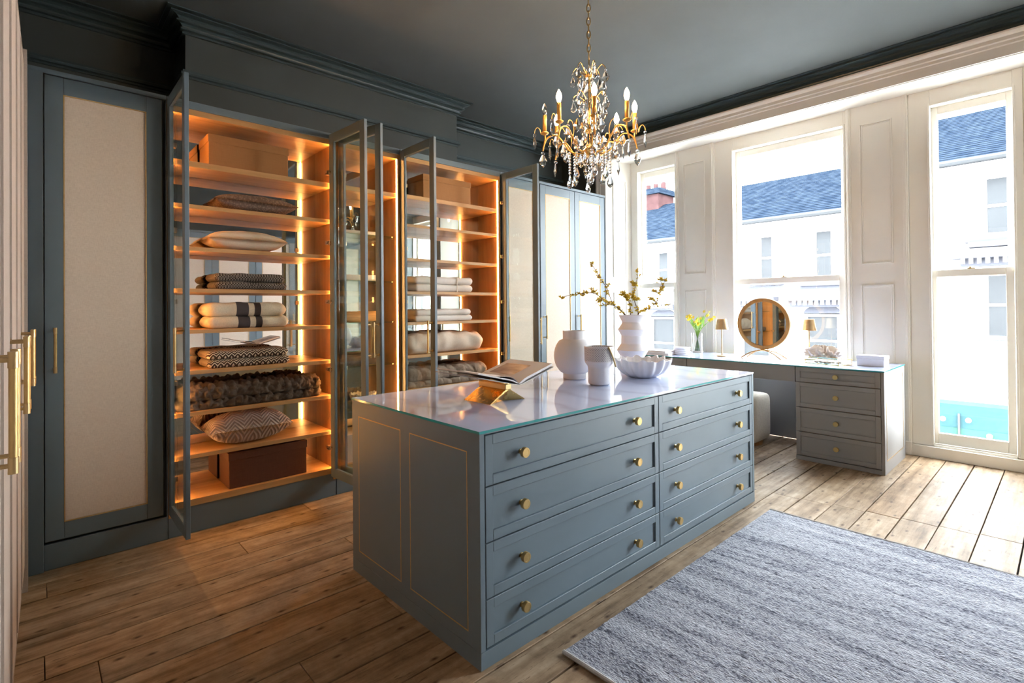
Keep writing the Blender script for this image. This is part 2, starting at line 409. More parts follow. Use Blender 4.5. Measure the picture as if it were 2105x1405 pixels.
def knob(parent, loc, rot=(0, 0, 0)):
    if not _kn:
        mb = MB().lathe([(.0105, 0), (.0105, -.003), (.007, -.004), (.0075, -.018), (.0195, -.0185), (.0205, -.0195), (.0205, -.034), (.0195, -.0355), (.014, -.0355), (.0135, -.0348), (.0001, -.0348)], 24, axis='y')
        me = mb.mesh('knob'); fix_normals(me); me.materials.append(M['brass_k'])
        for p in me.polygons: p.use_smooth = True
        me.set_sharp_from_angle(angle=.6); _kn[0] = me
    o = link('knob', _kn[0], parent); o.location = loc; o.rotation_euler = rot; return o
_hg = {}
def hinge(parent, loc, rot=(0, 0, 0)):
    if not _hg:
        mb = MB().box(-.004, .03, -.012, .012, -.014, .014).lathe([(.006, -.018), (.006, .018)], 10, (-.006, -.006, 0)).box(-.02, 0, -.016, -.004, -.009, .009)
        me = mb.mesh('hinge'); fix_normals(me); me.materials.append(M['chrome']); _hg[0] = me
    o = link('hinge', _hg[0], parent); o.location = loc; o.rotation_euler = rot; return o

def linen_door(parent, x0, x1, z0, z1, hside, zh=1.162, st=.078, top=.092, bot=.09):
    """closed painted door with a framed linen panel; local plane y=0 is its face, thickness behind; hside -1 / 1 = handle on the left / right stile"""
    d = obj('door', MB().frame(x0, x1, z0, z1, st, 0, .022, 'x', wt=top, wb=bot), 'blue', parent, bevel=.0025)
    a0, a1, b0, b1 = x0 + st, x1 - st, z0 + bot, z1 - top
    obj('linen_panel', BX(a0, a1, .005, .018, b0, b1), 'linen', d)
    obj('brass_trim', MB().frame(a0 - .001, a1 + .001, b0 - .001, b1 + .001, .005, -.0015, .006), 'satin', d)
    xh = x0 + .042 if hside < 0 else x1 - .042
    h = handle(d, (xh, 0, zh))
    return d

# ------------------------------------------------------------------ built-in wardrobes along the back wall
ZT = 2.658; ZB = .15; DEP = .60
def closed_wardrobe(name, label, x0, x1, doors, filler=0.0):
    t = thing(name, label, 'wardrobe', (x0, YW, 0)); w_ = x1 - x0
    b = MB().box(0, w_, .065, DEP, .0, ZT).box(0, .003, .002, .065, 0, ZT - .027).box(w_ - .003, w_, .002, .065, 0, ZT - .027)
    obj('carcass', b, 'blue', t)
    obj('top_strip', BX(0, w_, -.002, .024, ZT - .026, ZT), 'blue', t, bevel=.002)
    obj('plinth', BX(0 if not filler else filler, w_, .004, .024, 0, .135), 'blue', t, bevel=.002)
    if filler: obj('filler_panel', BX(0, filler, -.012, .024, 0, ZT - .026), 'blue', t, bevel=.002)
    for (a, b_, hs) in doors: linen_door(t, a - x0, b_ - x0, ZB, ZT - .031, hs)
    return t
closed_wardrobe('tall_wardrobe', 'closed single-door wardrobe with cream linen panel, left of the open shelves', -.06, .588, [(.043, .566, -1)], .099)
closed_wardrobe('tall_wardrobe', 'closed narrow linen-panelled wardrobe right beside the rightmost open glass door', 3.262, 3.785, [(3.292, 3.781, -1)])
closed_wardrobe('tall_wardrobe', 'closed two-door linen-panelled wardrobe ending the run next to the windows', 3.79, 4.888, [(3.806, 4.343, -1), (4.349, 4.872, -1)])

YM = 3.985                                  # mirror backs
def glass_door(parent, hx, hy, ang, width, face, label=None):
    """open glazed door; hinge line at (hx, hy); `ang` turns the leaf (local +x from hinge to free edge); face = -1/1: handle side (local y)"""
    d = obj('door', MB().frame(0, width, ZB, 2.642, .058, -.011, .011, 'x', wt=.062, wb=.062), 'blue', parent, bevel=.002)
    d.location = (hx, hy, 0); d.rotation_euler = (0, 0, ang)
    obj('glass_pane', BX(.053, width - .053, -.0025, .0025, ZB + .055, 2.587), 'pane', d)
    obj('glazing_bead', MB().frame(.054, width - .054, ZB + .058, 2.584, .008, -.0085 , .0085), 'blue', d)
    handle(d, (width - .029, .011 * face, 1.155), (0, 0, 0 if face < 0 else PI))
    for z in (.36, .93, 1.42, 1.85, 2.36):
        hinge(d, (.004, -.02 * face, z), (0, 0, PI if face > 0 else 0))
    return d
def display_cabinet(label, x0, x1, shelves, glass_shelves, doors, led=(1, 1)):
    t = thing('display_cabinet', label, 'cabinet', (x0, YW, 0)); W_ = x1 - x0; th = .021; dp = YM - YW
    obj('side_panel', BX(0, th, 0.002, dp + .02, .12, ZT - .012), 'oak', t); obj('side_panel', BX(W_ - th, W_, .002, dp + .02, .12, ZT - .012), 'oak', t)
    obj('top_panel', BX(th, W_ - th, .004, dp, 2.575, 2.61), 'oak_x', t)
    obj('head_rail', BX(0, W_, -.002, .03, 2.612, ZT), 'blue', t, bevel=.002)
    obj('bottom_panel', BX(th, W_ - th, .004, dp, .165, .205), 'oak_x', t)
    obj('plinth', BX(0, W_, .012, .03, 0, .163), 'blue', t)
    obj('mirror_back', BX(th, W_ - th, dp, dp + .006, .205, 2.575), 'mirror', t)
    obj('carcass_back', BX(0, W_, dp + .02, DEP, 0, ZT), 'blue', t)
    for z, k in shelves: obj('shelf', BX(th + .001, W_ - th - .001, .012, dp - .002, z - k, z), 'oak_x', t, bevel=.0012, seg=1)
    for z in glass_shelves:
        g = obj('glass_shelf', BX(th + .004, W_ - th - .004, .05, dp - .004, z - .008, z), 'shelf_glass', t)
        for xx in (th, W_ - th - .012):
            for yy in (.09, .24): obj('shelf_pin', MB().lathe([(.004, 0), (.004, .012)], 8, (xx, yy, z - .013), 'x'), 'chrome', t)
    if led[0]: obj('led_strip', BX(th, th + .005, .006, .017, .21, 2.57), 'led', t)
    if led[1]: obj('led_strip', BX(W_ - th - .005, W_ - th, .006, .017, .21, 2.57), 'led', t)
    for (hx, hy, a, wd, fc) in doors: glass_door(t, hx - x0, hy - YW, a, wd, fc)
    return t
S1 = [(2.293, .036), (2.024, .026), (1.761, .026), (1.502, .025), (1.248, .025), (.995, .025), (.738, .025), (.477, .025)]
S3 = [(2.303, .034), (2.062, .024), (1.781, .024), (1.507, .024), (1.252, .024), (.979, .024), (.70, .024), (.45, .024)]
HP = -PI / 2
display_cabinet('wide open glazed cabinet with eight lit shelves, nearest the left wall', .592, 1.632, S1, [], [(.602, 3.672, HP, .475, -1), (1.598, 3.672, math.atan2(-.474, .038), .475, 1)])
display_cabinet('narrow open glazed cabinet with glass shelves between the two wide cabinets', 1.640, 2.178, [(2.296, .034)], [1.948, 1.585, 1.262, .925, .60], [(1.668, 3.672, math.atan2(-.47, .088), .478, -1)], (0, 1))
display_cabinet('wide open glazed cabinet with lit shelves behind the island, holding white towels', 2.186, 3.258, S3, [], [(2.19, 3.672, HP, .475, -1), (3.283, 3.672, HP, .475, 1)], (0, 1))

# ------------------------------------------------------------------ wardrobes along the left wall (seen edge-on) and behind the camera (seen in the mirrors)
def padded_unit(label, yc, group):
    """double-door wardrobe with fabric doors; local x runs along the wall away from the back wall, face at local y=0"""
    t = thing('fabric_wardrobe', label, 'wardrobe', (-.033 - .0175 * (3.679 - yc), yc, 0), -PI / 2 + PI + .0175 * -1, group)
    return t
for i, (yc, lab) in enumerate(((3.07, 'fabric-fronted wardrobe at far left, next to the corner'), (2.27, 'fabric-fronted wardrobe at far left, second from the corner'),
                               (1.47, 'fabric-fronted wardrobe at far left with the largest brass handles'), (.67, 'fabric-fronted wardrobe at the left picture edge, nearest the viewer'))):
    a = math.atan(.0175)
    t = thing('fabric_wardrobe', lab, 'wardrobe', (-.095 + .0175 * yc, yc, 0), PI / 2 - a, 'fabric wardrobes on the left wall')
    # local frame: +x = along the wall towards the back wall, +y = into the wall (-x world), face y=0
    obj('carcass', BX(-.3995, .3995, .024, .55, 0, ZT), 'blue', t)
    obj('plinth', BX(-.3995, .3995, .012, .024, 0, .08), 'fabric', t)
    for s in (-1, 1):
        x0, x1 = (-.398, -.002) if s < 0 else (.002, .398)
        d = obj('door', BX(x0, x1, .002, .022, .085, ZT - .01), 'fabric', t, bevel=.005)
        obj('linen_panel', BX(x0 + .05, x1 - .05, -.003, .003, .16, ZT - .09), 'fabric', d, bevel=.004)
        obj('piping', MB().frame(x0 + .045, x1 - .045, .155, ZT - .085, .005, -.004, .003), 'fabric', d)
        handle(d, (.05 * s, 0.001, 1.17))
struct(obj('trim_6', BX(-.6, -.021, 3.474, 3.662, 0, ZT), 'fabric'))
for i in range(4):
    x0 = 5.50 - (i + 1) * 1.34
    lab = ['linen-panelled wardrobe behind the viewer, seen only in mirrors, nearest the windows', 'linen-panelled wardrobe behind the viewer, second from the windows in the mirrors', 'linen-panelled wardrobe behind the viewer, reflected behind the shelves of towels and cushions', 'linen-panelled wardrobe behind the viewer, nearest the left corner'][i]
    t = thing('tall_wardrobe', lab, 'wardrobe', (x0 + 1.34, -1.6, 0), PI)
    obj('carcass', BX(.001, 1.339, .024, .6, 0, ZT), 'blue', t); obj('plinth', BX(0, 1.34, .004, .024, 0, .135), 'blue', t); obj('top_strip', BX(0, 1.34, -.002, .024, ZT - .026, ZT), 'blue', t)
    linen_door(t, .004, .668, ZB, ZT - .031, 1, st=.105); linen_door(t, .672, 1.336, ZB, ZT - .031, -1, st=.105)

# ------------------------------------------------------------------ the island
AX, AY, BXX, CY, H = 1.2315, 1.52, 3.6974, 2.5786, .9
def shaker(parent, x0, x1, z0, z1, name='drawer', fr=.038, knobs=(), mat='blue'):
    d = obj(name, MB().frame(x0, x1, z0, z1, fr, 0, .02).box(x0 + fr - .001, x1 - fr + .001, 0.0095, .018, z0 + fr - .001, z1 - fr + .001), mat, parent, bevel=.0016, seg=1)
    obj('drawer_box', BX(x0 + .01, x1 - .01, .02, .45, z0 + .01, z1 - .02), 'oak_x', d)
    for kx, kz in knobs: knob(d, (kx, .0095, kz))
    return d
isl = thing('dressing_island', 'large slate blue drawer island in the middle of the room', 'island', (AX, AY, 0)); IL = BXX - AX; IW = CY - AY
ztop = .8895
for s, x0 in ((0, 0), (1, IL - .024)):
    p = obj('side_panel', BX(x0, x0 + .024, 0, IW, .068, ztop), 'blue', isl, bevel=.0015)
    xf = (-.0006, .0008) if s == 0 else (IL - .0008, IL + .0006)
    for (a, b) in ((.076, .494), (.572, .987)):
        obj('brass_inlay', MB().frame(a, b, .118, .813, .0045, xf[0], xf[1], 'y'), 'satin', p)
obj('plinth', BX(0, IL, 0, IW, 0, .066), 'blue', isl, bevel=.0015)
obj('carcass', MB().box(.024, IL - .024, .021, IW - .021, .068, .07).box(.024, IL - .024, .48, .50, .07, ztop - .002).box(1.234, 1.252, .021, .48, .07, ztop - .002).box(.024, IL - .024, .50, IW - .02, .07, ztop - .002).box(.024, IL - .024, .03, .48, ztop - .006, ztop - .002), 'blue', isl)
obj('top_rail', BX(0.024, IL - .024, .0015, .021, .8848, .8893), 'blue', isl)
zl = [.072, .2565, .4695, .684, .8825]
for c, (x0, x1, kx) in enumerate(((.0285, 1.2405, (.222, 1.025)), (1.2455, IL - .0285, (1.425, 2.21)))):
    for r in range(4):
        z0, z1 = zl[r] + .0027, zl[r + 1] - .0027
        shaker(isl, x0, x1, z0, z1, knobs=[(k, (z0 + z1) / 2) for k in kx])
def marble():
    a = N('pale_marble_under_glass').set((.7, .71, .80), .5, Specular_IOR_Level=.1); mp = a.coord((1, 1, 1)); n1 = a.noise(mp, 1.3, 5, .6)
    wv = a.n('ShaderNodeTexWave'); wv.inputs['Scale'].default_value = .9; wv.inputs['Distortion'].default_value = 9; wv.inputs['Detail'].default_value = 4; wv.inputs['Detail Scale'].default_value = 1.3; a.l(mp, 0, wv, 'Vector')
    v = a.ramp(wv, 0, ((.0, (.43, .50, .70)), (.12, (.49, .57, .80)), (.5, (.52, .60, .84))))
    a.base(v); a.b.inputs['Coat Weight'].default_value = 1; a.b.inputs['Coat Roughness'].default_value = .006; a.b.inputs['Coat IOR'].default_value = 1.85; return a.m
M['marble'] = marble()
def worktop(name, label, x0, x1, y0, y1, zt):
    t = thing(name, label, 'worktop', ((x0 + x1) / 2, (y0 + y1) / 2, zt - .0103)); a, b = (x1 - x0) / 2, (y1 - y0) / 2
    obj('marble_slab', BX(-a, a, -b, b, 0, .0101), 'marble', t)
    obj('glass_edge', MB().box(-a - .002, a + .002, -b - .002, -b, .0005, .0103).box(-a - .002, a + .002, b, b + .002, .0005, .0103).box(-a - .002, -a, -b, b, .0005, .0103).box(a, a + .002, -b, b, .0005, .0103), 'glass_rim', t)
    return t
worktop('island_worktop', 'glossy pale marble island top under glass with a teal edge', AX, BXX, AY, CY, H)

# ------------------------------------------------------------------ vanity desk under the windows
VX, VY0, VY1, VH = 4.9735, 1.023, 3.36, .83
van = thing('vanity_desk', 'grey-blue dressing table with drawers under the windows', 'desk', (VX, VY0, 0), -PI / 2)
# local frame: x = along -y world ... rotate -90: local x -> -y world, local y -> +x world; root at right end, so local x runs negative to the left
VW = VY1 - VY0; VD = 5.70 - VX; zt = VH - .0108
px = -(1.679 - VY0)                       # inner edge of the right pedestal
lx = -(2.722 - VY0)                       # inner edge of the left pedestal
obj('end_panel', BX(-.022, 0, 0, VD, 0, zt), 'grey', van, bevel=.0015); obj('end_panel', BX(-VW, -VW + .022, 0, VD, 0, zt), 'grey', van, bevel=.0015)
e_ = obj('panel_moulding', MB().frame(.06, VD - .06, .10, zt - .05, .008, -.0005, .0015, 'y'), 'brass', van)
for (a, b) in ((px, -.022), (-VW + .022, lx)):
    obj('pedestal', MB().box(a, b, .022, VD, .04, zt).box(a, a + .02, .0, VD, .04, zt) if 0 else MB().box(a, b, .46, VD, .04, zt).box(a, a + .018, .021, .46, .04, zt).box(b - .018, b, .021, .46, .04, zt), 'grey', van)
    obj('plinth', BX(a, b, .0, .46, 0, .036), 'grey', van, bevel=.0015)
    vz = [.040, .250, .4655, .6865, zt]
    for r in range(4):
        z0, z1 = vz[r] + .003, vz[r + 1] - .003
        shaker(van, a + .003, b - .003, z0, z1, knobs=[((a + b) / 2, (z0 + z1) / 2)], fr=.036, mat='grey')
obj('knee_drawer', BX(lx + .003, px - .003, .002, .4, .682, zt), 'grey', van, bevel=.0015)
obj('back_panel', BX(lx, px, VD - .03, VD, .01, .682), 'grey', van)
worktop('vanity_worktop', 'pale glass-covered top of the dressing table by the windows', VX - .004, 5.712, VY0 - .002, VY1, VH)

# ------------------------------------------------------------------ stool
def boucle(name, c, d): return linen(name, c, d, .5, .95, .6)
M['boucle'] = boucle('cream_boucle', (.78, .72, .62), (.62, .56, .47))
def soft_box(w, d, h, r=.3, nx=18, ny=14, nz=8, nz_amp=0, seed=0, fn=None):
    """rounded box centred on x,y with its base at z=0; built as a superellipsoid-like closed grid"""
    mb = MB(); e = r
    def sgn(v, p): return math.copysign(abs(v) ** p, v)
    n, k = nx * 2, nz * 2
    def f(u, v):
        a = 2 * PI * u; b = -PI / 2 + PI * v
        x = sgn(math.cos(b), e) * sgn(math.cos(a), e) * w / 2; y = sgn(math.cos(b), e) * sgn(math.sin(a), e) * d / 2; z = sgn(math.sin(b), e) * h / 2 + h / 2
        if nz_amp:
            q = noise.noise(Vector((x * 9 + seed, y * 9, z * 9))) * nz_amp; s = max(0, min(1, z / h * 3)); x += q * (x / w * 2); y += q * (y / d * 2); z += q * s
        if fn: return fn(x, y, z)
        return (x, y, z)
    mb.grid(f, n, k, True); return mb
st = thing('stool', 'cream upholstered stool tucked under the dressing table', 'stool', (5.24, 2.27, 0))
obj('seat', soft_box(.42, .42, .46, .22, 24, 20, 14), 'boucle', st, smooth=True, loc=(0, 0, .03), angle=180)
obj('base', MB().lathe([(.19, 0), (.19, .03)], 24), 'oak', st)

# ------------------------------------------------------------------ rug
def rug_mat():
    a = N('mottled_grey_rug').set((.35, .37, .42), .95, Specular_IOR_Level=.1)
    n1 = a.noise(a.coord((9, .9, 1)), 1.6, 6, .7); n2 = a.noise(a.coord((150, 75, 60)), 1, 2, .6); n3 = a.noise(a.coord((70, 26, 1)), 1, 3, .7)
    s = a.math('MULTIPLY', n2, .55); s2 = a.math('MULTIPLY', n1, .75); s3 = a.math('ADD', s, s2); t_ = a.math('MULTIPLY', n3, .5); s4 = a.math('ADD', s3, t_); s5 = a.math('MULTIPLY', s4, .556)
    c = a.ramp(s5, 0, ((.37, (.035, .040, .056)), (.44, (.17, .18, .22)), (.50, (.355, .37, .42)), (.60, (.52, .54, .59)))); a.base(c)
    a.bump(n2, 0, .9, .012); return a.m
M['rug'] = rug_mat()
rug = thing('rug', 'mottled grey-blue rug on the floorboards beside the island', 'rug', (2.56, .13, 0))
def rugf(u, v):
    x = (u - .5) * 2.05; y = (v - .5) * 2.49
    return (x, y, .0125 + .0028 * noise.noise(Vector((x * 60, y * 34, 0))) + .002 * noise.noise(Vector((x * 14, y * 3, 4))))
pile = MB().grid(rugf, 300, 340); obj('pile', pile, 'rug', rug, smooth=True, angle=180)
M['rug_edge'] = linen('pale_rug_binding', (.62, .60, .57), (.42, .41, .40), .6, .95, .5)
bd = MB().box(-1.03, 1.03, -1.248, 1.248, .001, .009); obj('backing', bd, 'rug_edge', rug)
for s in (-1, 1):
    obj('binding', MB().tube([(s * 1.028, -1.246 + 2.492 * k / 20, .0085 + .001 * math.sin(k)) for k in range(21)], .0085, 8), 'rug_edge', rug, smooth=True)

# ------------------------------------------------------------------ chandelier
CX, CYY = 2.557, 2.036
ch = thing('chandelier', 'gold candle chandelier hung with crystal drops above the island', 'chandelier', (CX, CYY, 2.13))
def zc(z): return z - 2.13
A0 = math.atan2(-.734, -.679) - .05
# chain to the ceiling
link_me = None
zz = 2.945; k = 0
while zz < ZC - .02:
    if link_me is None:
        pts = []
        for i in range(17):
            a = 2 * PI * i / 16; pts.append((0.011 * math.cos(a), 0, .0205 * math.sin(a) + (.006 if math.sin(a) > 0 else -.006) * abs(math.sin(a))))
        link_me = MB().tube(pts, .0036, 6, cap=False).mesh('chain_link'); link_me.materials.append(M['brass'])
        for p in link_me.polygons: p.use_smooth = True
    o = link('chain_link', link_me, ch); o.location = (0, 0, zc(zz)); o.rotation_euler = (0, 0, (k % 2) * PI / 2 + .6); zz += .042; k += 1
obj('ceiling_rose', MB().lathe([(.055, zc(ZC - .001)), (.052, zc(ZC - .012)), (.02, zc(ZC - .03)), (.006, zc(ZC - .04))], 24), 'gold', ch, smooth=True)
# stem: turned glass and gold pieces
obj('stem', MB().lathe([(.004, zc(2.33)), (.005, zc(2.95))], 12), 'gold', ch, smooth=True)
obj('hub', MB().lathe([(.004, zc(2.312)), (.03, zc(2.32)), (.05, zc(2.34)), (.042, zc(2.352)), (.02, zc(2.36)), (.012, zc(2.385))], 24), 'gold', ch, smooth=True)
obj('hub', MB().lathe([(.006, zc(2.455)), (.034, zc(2.462)), (.03, zc(2.474)), (.01, zc(2.48))], 24), 'gold', ch, smooth=True)
obj('crown_dish', MB().lathe([(.006, zc(2.80)), (.024, zc(2.806)), (.028, zc(2.816)), (.01, zc(2.822))], 24), 'gold', ch, smooth=True)
obj('glass_column', MB().lathe([(.012, zc(2.48)), (.03, zc(2.50)), (.034, zc(2.54)), (.022, zc(2.58)), (.016, zc(2.62)), (.03, zc(2.66)), (.035, zc(2.70)), (.024, zc(2.74)), (.014, zc(2.76)), (.028, zc(2.78)), (.02, zc(2.798))], 20), 'crystal', ch, smooth=True)
# cut drops: shared meshes
def drop_mesh(nm, prof, n, flat=.55):
    mb = MB().lathe(prof, n, cap=False); mb.v = [(x, y * flat, z) for x, y, z in mb.v]; me = mb.mesh(nm); fix_normals(me); me.materials.append(M['crystal']); return me
D_kite = drop_mesh('kite_drop', [(.0005, 0), (.007, -.006), (.021, -.034), (.013, -.05), (.0005, -.066)], 8, .5)
D_pear = drop_mesh('pear_drop', [(.0005, 0), (.006, -.012), (.011, -.026), (.0165, -.042), (.0125, -.054), (.0005, -.064)], 8, .75)
D_long = drop_mesh('spear_drop', [(.0005, 0), (.004, -.008), (.0095, -.044), (.005, -.058), (.0005, -.072)], 6, .8)
D_oct = drop_mesh('bead', [(.0005, 0), (.008, -.004), (.0095, -.008), (.008, -.012), (.0005, -.016)], 8, .9)
dr = random.Random(5)
def drop(me, x, y, z, a, s=1.0):
    o = link('crystal_drop', me, ch); o.location = (x, y, zc(z)); o.rotation_euler = (dr.uniform(-.06, .06), dr.uniform(-.06, .06), a + dr.uniform(-.5, .5)); s *= 1.22; o.scale = (s, s, s); return o
def beads(x, y, z, n, tail=None, sz=.009, a=0):
    mb = MB()
    for i in range(n): mb.sphere((x, y, zc(z - sz - i * sz * 2.02)), sz, 8, 5)
    obj('bead_string', mb, 'crystal', ch, smooth=True, angle=180)
    if tail: drop(tail, x, y, z - n * sz * 2.02 - .003, a, 1.1)
arm_me = None
def arc(p0, pts, n=8):
    """smooth polyline through points (Catmull-Rom)"""
    P = [p0] + pts; P = [P[0]] + P + [P[-1]]; out = []
    for i in range(1, len(P) - 2):
        for t in range(n):
            t_ = t / n; a, b, c, d = (Vector(P[i - 1]), Vector(P[i]), Vector(P[i + 1]), Vector(P[i + 2]))
            out.append(.5 * ((2 * b) + (c - a) * t_ + (2 * a - 5 * b + 4 * c - d) * t_ ** 2 + (3 * b - a - 3 * c + d) * t_ ** 3))
    out.append(Vector(P[-2])); return out
armp = arc((.03, 0, zc(2.335)), [(.075, 0, zc(2.325)), (.125, 0, zc(2.345)), (.165, 0, zc(2.40)), (.21, 0, zc(2.445)), (.262, 0, zc(2.43)), (.285, 0, zc(2.385)), (.293, 0, zc(2.35))])
arm2 = arc((.285, 0, zc(2.392)), [(.278, 0, zc(2.42)), (.28, 0, zc(2.455))], 5)
hook = arc((.283, 0, zc(2.45)), [(.303, 0, zc(2.455)), (.312, 0, zc(2.485)), (.328, 0, zc(2.497)), (.342, 0, zc(2.48)), (.344, 0, zc(2.462))], 5)
hook2 = arc((.16, 0, zc(2.39)), [(.15, 0, zc(2.44)), (.165, 0, zc(2.485)), (.19, 0, zc(2.492)), (.204, 0, zc(2.468))], 5)
arm_me = MB().tube(armp, .0052, 8).tube(arm2, .0048, 8).tube(hook, .0026, 6).tube(hook2, .0026, 6).mesh('arm'); arm_me.materials.append(M['candle_gold'])
cup_me = MB().lathe([(.006, 0), (.02, .006), (.026, .014), (.022, .018), (.013, .02)], 16, (.28, 0, zc(2.448))).mesh('cup'); cup_me.materials.append(M['candle_gold'])
can_me = MB().lathe([(.0128, 0), (.0128, .105), (.010, .108)], 16, (.28, 0, zc(2.466))).mesh('candle'); can_me.materials.append(M['candle_gold'])
bulbp = [(.006, 0), (.011, .012), (.0165, .03), (.0155, .046), (.009, .064), (.003, .076), (.0004, .08)]
blb_me = MB().lathe(bulbp, 14, (.28, 0, zc(2.572))).mesh('bulb'); blb_me.materials.append(M['bulb'])
bof_me = MB().lathe(bulbp, 14, (.28, 0, zc(2.572))).mesh('bulb'); bof_me.materials.append(M['bulb_off'])
for me in (arm_me, cup_me, can_me, blb_me, bof_me):
    fix_normals(me)
    for p in me.polygons: p.use_smooth = True
for i in range(8):
    a = A0 + i * PI / 4
    for nm, me in (('arm', arm_me), ('cup', cup_me), ('candle', can_me), ('bulb', bof_me if i == 6 else blb_me)):
        o = link(nm, me, ch); o.rotation_euler = (0, 0, a)
    c_, s_ = math.cos(a), math.sin(a)
    def pol(r, z, da=0): return (r * math.cos(a + da), r * math.sin(a + da), z)
    x, y_, z = pol(.344, 2.46); drop(D_oct, x, y_, z, a); drop(D_long, x, y_, z - .017, a); 
    x, y_, z = pol(.293, 2.345); drop(D_oct, x, y_, z, a, 1.1); drop(D_long if i % 2 else D_kite, x, y_, z - .018, a, 1.05)
    x, y_, z = pol(.204, 2.465); drop(D_oct, x, y_, z, a); drop(D_kite, x, y_, z - .017, a, 1.05)
    x, y_, z = pol(.125, 2.34); beads(x, y_, z, 6 if i % 2 else 8, D_pear, a=a)
    x, y_, z = pol(.17, 2.395, .2); drop(D_oct, x, y_, z, a); drop(D_pear, x, y_, z - .016, a, 1.1)
    x, y_, z = pol(.06, 2.33, .2); drop(D_pear, x, y_, z, a, 1.1)
for j, z in enumerate((2.315, 2.262, 2.215)):
    drop(D_pear, 0.0, 0.0, z, j, 1.5 - .15 * j)
for i in range(4):
    a = A0 + .4 + i * PI / 2; drop(D_pear, .03 * math.cos(a), .03 * math.sin(a), 2.305 - .03 * (i % 2), a, 1.15)
for (zt_, r1, nn, hh) in ((2.812, .098, 6, .062), (2.655, .098, 6, .05)):
    hp = arc((.02, 0, zc(zt_ - .002)), [(.05, 0, zc(zt_ + hh * .55)), (.078, 0, zc(zt_ + hh)), (r1, 0, zc(zt_ + hh * .75)), (r1 + .004, 0, zc(zt_ + hh * .55))], 5)
    me = MB().tube(hp, .003, 6).mesh('crown_hook'); me.materials.append(M['gold'])
    for p in me.polygons: p.use_smooth = True
    for i in range(nn):
        a = A0 + .25 + 2 * PI * i / nn; o = link('crown_hook', me, ch); o.rotation_euler = (0, 0, a)
        x, y_ = (r1 + .004) * math.cos(a), (r1 + .004) * math.sin(a)
        drop(D_oct, x, y_, zt_ + hh * .5, a, .8); drop(D_kite if i % 2 else D_pear, x, y_, zt_ + hh * .5 - .013, a, 1.0)
        if i % 2: drop(D_kite, x * .85, y_ * .85, zt_ - .045, a, 1.1)
for i in range(6):
    a = A0 + .6 + i * PI / 3
    for z, r in ((2.55, .075), (2.44, .085)): drop(D_kite, r * math.cos(a), r * math.sin(a), z, a, 1.15)
for i in range(3):
    a = A0 + i * 2.1; drop(D_kite, .03 * math.cos(a), .03 * math.sin(a), 2.875, a, .9)

# ------------------------------------------------------------------ things on the island
def ring_lathe(name, label, cat, loc, prof, mat, n=48, smooth=True, angle=35):
    o = obj(name, MB().lathe(prof, n, cap=True), mat, smooth=smooth, angle=angle); o.location = loc; return tag(o, label, cat)
# round-bellied vase
R, zc0, b_ = .134, .150, .101
prof = [(.070, 0), (.074, .002), (.0745, .036)]
for k in range(1, 22):
    t_ = -1.02 + 2.0 * k / 22; prof.append((math.sqrt(max(0, 1 - (t_ * .78) ** 2)) * R, zc0 + t_ * .112))
prof += [(.0745, .258), (.0745, .262), (.0745, .310), (.0715, .312), (.068, .31), (.068, .25), (.06, .24), (.0001, .24)]
ring_lathe('round_vase', 'white round-bellied ceramic vase with short neck, standing on the island', 'vase', (2.60, 2.215, H), prof, 'ceramic')
# pot with pierced band and brass handle
def pierced():
    a = N('pierced_ceramic_band').set((.78, .755, .745), .6); tc = a.n('ShaderNodeTexCoord'); sx = a.n('ShaderNodeSeparateXYZ'); a.l(tc, 'Object', sx, 0)
    at = a.math('ARCTAN2', sx, sx, 1, 0); u = a.math('MULTIPLY', at, 40 / (2 * PI)); v = a.math('MULTIPLY', sx, 1 / .0135, 2)
    cu = a.math('COSINE', a.math('MULTIPLY', u, 2 * PI)); cv = a.math('COSINE', a.math('MULTIPLY', v, 2 * PI)); pr = a.math('MULTIPLY', cu, cv)
    f = a.ramp(pr, 0, ((.22, (0, 0, 0)), (.42, (1, 1, 1)))); mx = a.mix(f, 0, (.78, .755, .745), (.36, .35, .36)); a.base(mx)
    inv = a.math('SUBTRACT', 1.0, f); a.bump(inv, 0, .5, .002); return a.m
M['pierced'] = pierced()
pot = thing('pierced_pot', 'white ceramic pot with patterned band and brass handle on the island', 'pot', (2.50, 1.935, H))
obj('body', MB().lathe([(.054, 0), (.064, .006), (.067, .014), (.067, .098), (.070, .112), (.084, .13), (.088, .14), (.0875, .145)], 48), 'ceramic', pot, smooth=True)
obj('band', MB().lathe([(.0875, .143), (.0885, .15), (.0885, .219), (.087, .226), (.082, .226), (.082, .15), (.0001, .15)], 64), 'pierced', pot, smooth=True)
obj('rim', MB().lathe([(.0885, .222), (.0895, .225), (.0885, .2295), (.083, .2295), (.082, .225)], 48, cap=False), 'ceramic', pot, smooth=True)
va = math.atan2(-.734, -.679) + .35
hp = [(.093 * math.cos(va - .75 + 0 * k), .093 * math.sin(va - .75), 0) for k in range(2)]
def cylp(t, r=.0925): return (r * math.cos(va + .15 + t * .62), r * math.sin(va + .15 + t * .62), .222 - .112 * t)
strap = MB()
for off in (0, .0075):
    pass
pts = [cylp(k / 10, .0935 + .006 * (k / 10)) for k in range(11)]
strap.tube(pts, .0055, 8); obj('handle', strap, 'brass', pot, smooth=True)
obj('handle_pivot', MB().sphere(cylp(0, .089), .009, 10, 6), 'brass', pot, smooth=True)
